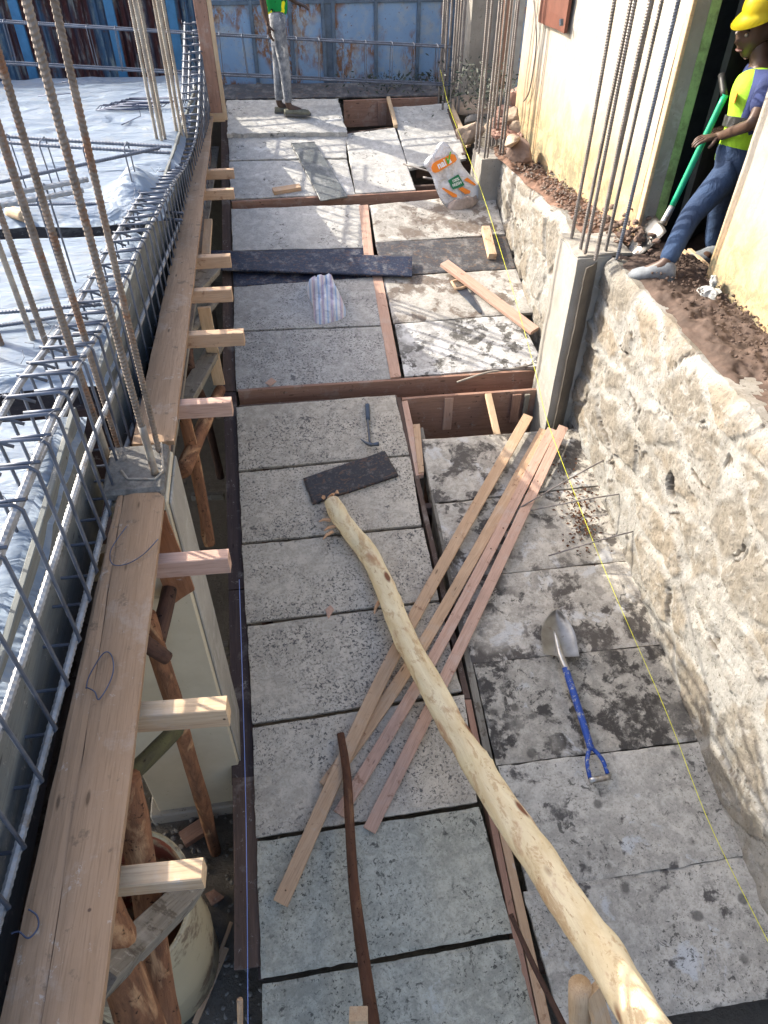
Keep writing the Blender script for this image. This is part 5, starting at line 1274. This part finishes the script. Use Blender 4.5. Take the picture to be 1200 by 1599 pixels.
def shoe(name, heel, toe, mat, parent, s=1., sandal=False):
    d = (Vector(toe)-Vector(heel)); L = d.length; d.normalize(); u = Vector((0, 0, 1)); sd = d.cross(u).normalized(); u = sd.cross(d)
    bm = bmesh.new(); rows = []
    prof = [(0, .028, .06), (.08, .036, .085), (.2, .038, .1), (.4, .036, .085), (.6, .044, .06), (.8, .048, .048), (.93, .036, .038), (1, .014, .02)]
    if sandal: prof = [(a, b*1.1, min(c, .05)) for (a, b, c) in prof]
    for (t, hw, hh) in prof:
        p = Vector(heel)+d*L*t; row = []
        for k in range(14):
            a = 2*pi*k/14; y = cos(a)*hw; z = sin(a)
            row.append(bm.verts.new(p+sd*y*s+u*((z*.5+.5)*hh if z > -.3 else .0)*s))
        rows.append(row)
    for i in range(len(rows)-1):
        for k in range(14): bm.faces.new((rows[i][k], rows[i][(k+1) % 14], rows[i+1][(k+1) % 14], rows[i+1][k]))
    bm.faces.new(rows[0]); bm.faces.new(rows[-1])
    o = link(name, bm_mesh(bm), mat, parent, smooth=True)
    bm = bmesh.new(); 
    pr = [(-.02, .02), (.05, .04), (.3, .038), (.6, .05), (.85, .05), (1.02, .015)]
    A = [bm.verts.new(Vector(heel)+d*L*t+sd*w_*s-u*.012) for (t, w_) in pr]+[bm.verts.new(Vector(heel)+d*L*t-sd*w_*s-u*.012) for (t, w_) in pr[::-1]]
    f = bm.faces.new(A); e = bmesh.ops.extrude_face_region(bm, geom=[f])
    for v in e['geom']:
        if isinstance(v, bmesh.types.BMVert): v.co += u*.02
    link('sole', bm_mesh(bm), SOLE, o)
    return o
def face_parts(parent, c, fwd, up, s=1.):
    fwd = Vector(fwd).normalized(); up = (Vector(up)-fwd*Vector(up).dot(fwd)).normalized(); sd = up.cross(fwd)
    for q in (-1, 1):
        bm = bmesh.new(); bmesh.ops.create_uvsphere(bm, u_segments=12, v_segments=8, radius=.0085*s)
        for v in bm.verts: v.co += Vector(c)+(fwd*.085+sd*q*.03+up*.012)*s
        link('eye', bm_mesh(bm), EYEW, parent, smooth=True)
        bm = bmesh.new(); tube_into(bm, spline([Vector(c)+(fwd*(.085-.004*abs(k))+sd*q*(.03+.012*k*q*q)+up*(.036-.003*k*k))*s for k in (-1.3, 0, 1.3)], 6), .004*s, 6); link('eyebrow', bm_mesh(bm), HAIR, parent, smooth=True)
        bm = bmesh.new(); bmesh.ops.create_uvsphere(bm, u_segments=12, v_segments=10, radius=1)
        for v in bm.verts: v.co = Vector(c)+(fwd*(v.co.x*.018-.008)+sd*(q*(.075)+v.co.y*.009)+up*(v.co.z*.032-.004))*s
        link('ear', bm_mesh(bm), SKIN, parent, smooth=True)
    bm = bmesh.new(); tube_into(bm, spline([Vector(c)+(fwd*(.1-.01*abs(k))+sd*.02*k-up*(.057+.002*abs(k)))*s for k in (-1, 0, 1)], 8), .006*s, 6); link('lips', bm_mesh(bm), LIPS, parent, smooth=True)
# --- standing person on the far slab
fb = DK(446, 178, .06)
pr = empty('person', fb, 'person in green and yellow shirt, ripped grey jeans and sandals on the far slab', 'person')
z0 = fb.z; bx, by = fb.x, fb.y
V = Vector
hipc = V((bx-.01, by, z0+.88))
J = dict(pelvis=hipc, waist=hipc+V((0, 0, .14)), chest=hipc+V((.01, 0, .36)), neck=hipc+V((.02, 0, .54)), skull=hipc+V((.03, 0, .62)), head=hipc+V((.05, 0, .69)),
 hipL=hipc+V((0, .07, -.04)), hipR=hipc+V((0, -.07, -.04)), kneeL=V((bx-.03, by+.05, z0+.47)), kneeR=V((bx+.03, by-.05, z0+.47)),
 ankleL=V((bx-.06, by+.05, z0+.08)), ankleR=V((bx+.04, by-.05, z0+.08)), toeL=V((bx+.06, by+.04, z0+.03)), toeR=V((bx+.18, by-.08, z0+.03)),
 shL=hipc+V((0, .17, .46)), shR=hipc+V((-.02, -.17, .46)), elbowL=hipc+V((.08, .24, .2)), elbowR=hipc+V((-.13, -.16, .2)), wristL=hipc+V((.2, .2, .1)), wristR=hipc+V((-.1, -.15, -.03)),
 handL=V((1, -.2, -.3)), handR=V((.15, 0, -1)))
person_body(pr, J, (1, .1, -.25), (0, 0, 1), handn=dict(L=(0, 0, 1), R=(-1, -.3, 0)), curl=.35)
for s in 'LR': pass
cloth('jeans', [[(J['waist']+V((0, 0, -.04)), (.105, .09)), (J['pelvis'], (.118, .1)), (J['hipL'], .088), ((J['hipL']+J['kneeL'])/2, .072), (J['kneeL'], .062), ((J['kneeL']+J['ankleL'])/2, .055), (J['ankleL']+V((0, 0, .02)), .043)],
 [(J['pelvis'], (.118, .1)), (J['hipR'], .088), ((J['hipR']+J['kneeR'])/2, .074), (J['kneeR'], .063), ((J['kneeR']+J['ankleR'])/2, .056), (J['ankleR']+V((0, 0, .02)), .044)]], GJEANS, pr)
cloth('shirt', [[(J['pelvis']+V((0, 0, -.02)), (.135, .115)), (J['waist'], (.13, .11)), (J['chest'], (.155, .125)), (J['neck']+V((0, 0, -.05)), (.07, .07))],
 [(J['chest'], (.155, .125)), (J['shL'], .07), ((J['shL']+J['elbowL'])/2, .06)], [(J['chest'], (.155, .125)), (J['shR'], .07), ((J['shR']+J['elbowR'])/2, .06)]], SHIRTG, pr)
shoe('sandal', J['ankleL']+V((-.05, 0, -.068)), J['toeL']+V((.1, -.01, -.018)), SANDAL, pr, 1, True); shoe('sandal', J['ankleR']+V((-.05, 0, -.068)), J['toeR']+V((.09, -.02, -.018)), SANDAL, pr, 1, True)
bm = bmesh.new(); head_into(bm, J['head']+V((-.008, 0, .012)), (1, .1, -.25), (0, 0, 1), 1.06)
bmesh.ops.bisect_plane(bm, geom=bm.verts[:]+bm.edges[:]+bm.faces[:], plane_co=J['head']+V((.02, 0, .03)), plane_no=V((.5, 0, -1)), clear_outer=True); link('hair', bm_mesh(bm), HAIR, pr, smooth=True)
face_parts(pr, J['head'], (1, .1, -.25), (0, 0, 1), 1.)
# --- worker in the doorway
X0 = 2.80
hip = XW(1144, 258, X0); kneeR = XW(1078, 338, 2.52); ankR = XW(1040, 412, 2.33)
wk = empty('person', V((2.5, 4.2, 2.15)), 'worker in a yellow helmet and hi-vis vest holding the green shovel in the doorway', 'person')
neck = XW(1188, 98, X0+.02); chest = XW(1182, 148, X0+.02); waist = XW(1162, 210, X0)
hd = XW(1180, 46, X0-.04)
fw = V((-.85, -.25, -.28))
shR = XW(1172, 130, X0-.1); 
J2 = dict(pelvis=hip, waist=waist, chest=chest, neck=neck, skull=neck.lerp(hd, .7), head=hd,
 hipR=hip+V((-.06, -.07, -.03)), hipL=hip+V((.06, .08, -.03)), kneeR=kneeR, ankleR=ankR, toeR=XW(1000, 428, 2.22),
 kneeL=XW(1122, 330, 2.9), ankleL=XW(1112, 392, 2.92), toeL=XW(1100, 402, 2.8),
 shR=chest+V((-.04, -.15, .08)), shL=chest+V((.04, .15, .08)), elbowR=XW(1176, 194, 2.66), wristR=XW(1122, 213, 2.66), elbowL=XW(1170, 180, 2.98), wristL=XW(1140, 200, 2.85),
 handR=V((-1, .1, -.12)), handL=V((-1, -.1, -.1)))
person_body(wk, J2, fw, (0, 0, 1), 1.12, handn=dict(R=(-.1, -.2, 1), L=(0, 0, 1)), curl=.62)
def lerp(a, b, t): return Vector(a).lerp(Vector(b), t)
cloth('jeans', [[(lerp(waist, hip, -.1), (.12, .1)), (lerp(waist, hip, .4), (.13, .11)), (hip, (.12, .105)), (J2['hipR'], .095), (lerp(J2['hipR'], kneeR, .5), .084), (kneeR, .07), (lerp(kneeR, ankR, .5), .064), (ankR, .058)],
 [(hip, (.12, .105)), (J2['hipL'], .092), (lerp(J2['hipL'], J2['kneeL'], .5), .085), (J2['kneeL'], .072), (J2['ankleL'], .058)]], JEANS, wk)
cloth('shirt', [[(lerp(waist, hip, 1.1), (.115, .1)), (waist, (.11, .095)), (chest, (.138, .112)), (lerp(chest, neck, .75), (.075, .075))], [(chest, (.138, .112)), (J2['shR'], .07), (lerp(J2['shR'], J2['elbowR'], .75), .06)], [(chest, (.138, .112)), (J2['shL'], .07), (lerp(J2['shL'], J2['elbowL'], .75), .06)]], BSHIRT, wk)
vest = cloth('vest', [[(lerp(waist, hip, 1.08), (.13, .115)), (lerp(waist, hip, .7), (.133, .118)), (waist, (.128, .112)), (lerp(waist, chest, .55), (.138, .118)), (chest+V((-.018, -.01, 0)), (.152, .128)), (lerp(chest, neck, .5), (.14, .118)), (lerp(chest, neck, .85), (.095, .09))]], HIVIS, wk)
cc = lerp(waist, chest, .3); axv = (chest-waist).normalized(); e1 = axv.cross(V((0, 1, 0))).normalized(); e2v = axv.cross(e1)
bm = bmesh.new(); rows = []
for z_ in (-.028, .028): rows.append([bm.verts.new(cc+axv*z_+(e1*cos(a)*.134+e2v*sin(a)*.142)) for a in [2*pi*k/32 for k in range(32)]])
for k in range(32): bm.faces.new((rows[0][k], rows[0][(k+1) % 32], rows[1][(k+1) % 32], rows[1][k]))
bmesh.ops.solidify(bm, geom=bm.faces[:], thickness=.004); link('reflective_band', bm_mesh(bm), REFL, vest, smooth=True)
shoe('shoe', ankR+V((.07, -.03, -.085)), J2['toeR']+V((-.06, .03, -.03)), SHOE, wk, 1.2); shoe('shoe', J2['ankleL']+V((.1, 0, -.1)), J2['toeL']+V((-.12, 0, -.05)), SHOE, wk, 1.6)
face_parts(wk, hd, fw, (0, 0, 1), 1.12)
# helmet
hc = hd+V((.02, 0, .078)); fwn = fw.normalized(); up_h = (V((0, 0, 1))-fwn*fwn.z).normalized(); sdh = up_h.cross(fwn)
bm = bmesh.new(); rows = []
for j in range(9):
    a = j/8*pi/2; z_ = sin(a)*.115; rr = cos(a)**.75
    rows.append([bm.verts.new(hc+up_h*(z_+.02)+(fwn*cos(t)*.125*rr+sdh*sin(t)*.1*rr)) for t in [2*pi*k/32 for k in range(32)]])
brim = [bm.verts.new(hc+up_h*(.008-.02*max(0, cos(t)))+(fwn*cos(t)*(.15+.05*max(0, cos(t)))+sdh*sin(t)*.122)) for t in [2*pi*k/32 for k in range(32)]]
for k in range(32): bm.faces.new((brim[k], brim[(k+1) % 32], rows[0][(k+1) % 32], rows[0][k]))
for j in range(8):
    for k in range(32): bm.faces.new((rows[j][k], rows[j][(k+1) % 32], rows[j+1][(k+1) % 32], rows[j+1][k]))
bmesh.ops.solidify(bm, geom=bm.faces[:], thickness=.003); link('helmet', bm_mesh(bm), HELM, wk, smooth=True)
bm = bmesh.new(); bmesh.ops.create_cube(bm, size=1)
pp_ = chest+V((-.16, -.04, .0))
for v in bm.verts: v.co = pp_+V((v.co.x*.006, v.co.y*.04, v.co.z*.05))
link('orange_patch', bm_mesh(bm), ORANGE, vest)
# green shovel
gs_ = empty('shovel', XW(1003, 388, 2.38), 'green-shafted shovel held by the worker, its blade on the clods', 'shovel')
w_hand = J2['wristR']+V((-.07, .005, -.01))
s_top = XW(1133, 148, 2.68); s_mid = XW(1050, 322, 2.52); s_bl = XW(1035, 350, 2.47); s_tip = XW(1000, 388, 2.38)
tube('shaft', [s_top, lerp(s_top, s_mid, .5), s_mid], .019, GREENP, gs_, n=8, seg=12)
tube('grip', [s_top+(s_top-s_mid).normalized()*(-.01), XW(1127, 117, 2.69)], .02, BLACKR, gs_, n=4, seg=10)
tube('socket', [s_mid, s_bl], [.02, .021, .022, .023, .025], SHSTEEL, gs_, n=4, seg=10)
bm = bmesh.new(); rows = []; ax2 = (s_tip-s_bl).normalized(); sd2 = ax2.cross(V((-.5, -.3, .8))).normalized(); n2 = sd2.cross(ax2)
for j in range(13):
    t = j/12; hw = .08*(1 if t < .5 else math.sqrt(max(0, 1-((t-.5)/.5)**2)))+.003
    rows.append([bm.verts.new(s_bl+ax2*.26*t+sd2*hw*(i/8*2-1)+n2*(.02*(i/8*2-1)**2+.03*t*t)) for i in range(9)])
for j in range(12):
    for i in range(8): bm.faces.new((rows[j][i], rows[j][i+1], rows[j+1][i+1], rows[j+1][i]))
bmesh.ops.solidify(bm, geom=bm.faces[:], thickness=.003); link('blade', bm_mesh(bm), SHSTEEL, gs_, smooth=True)
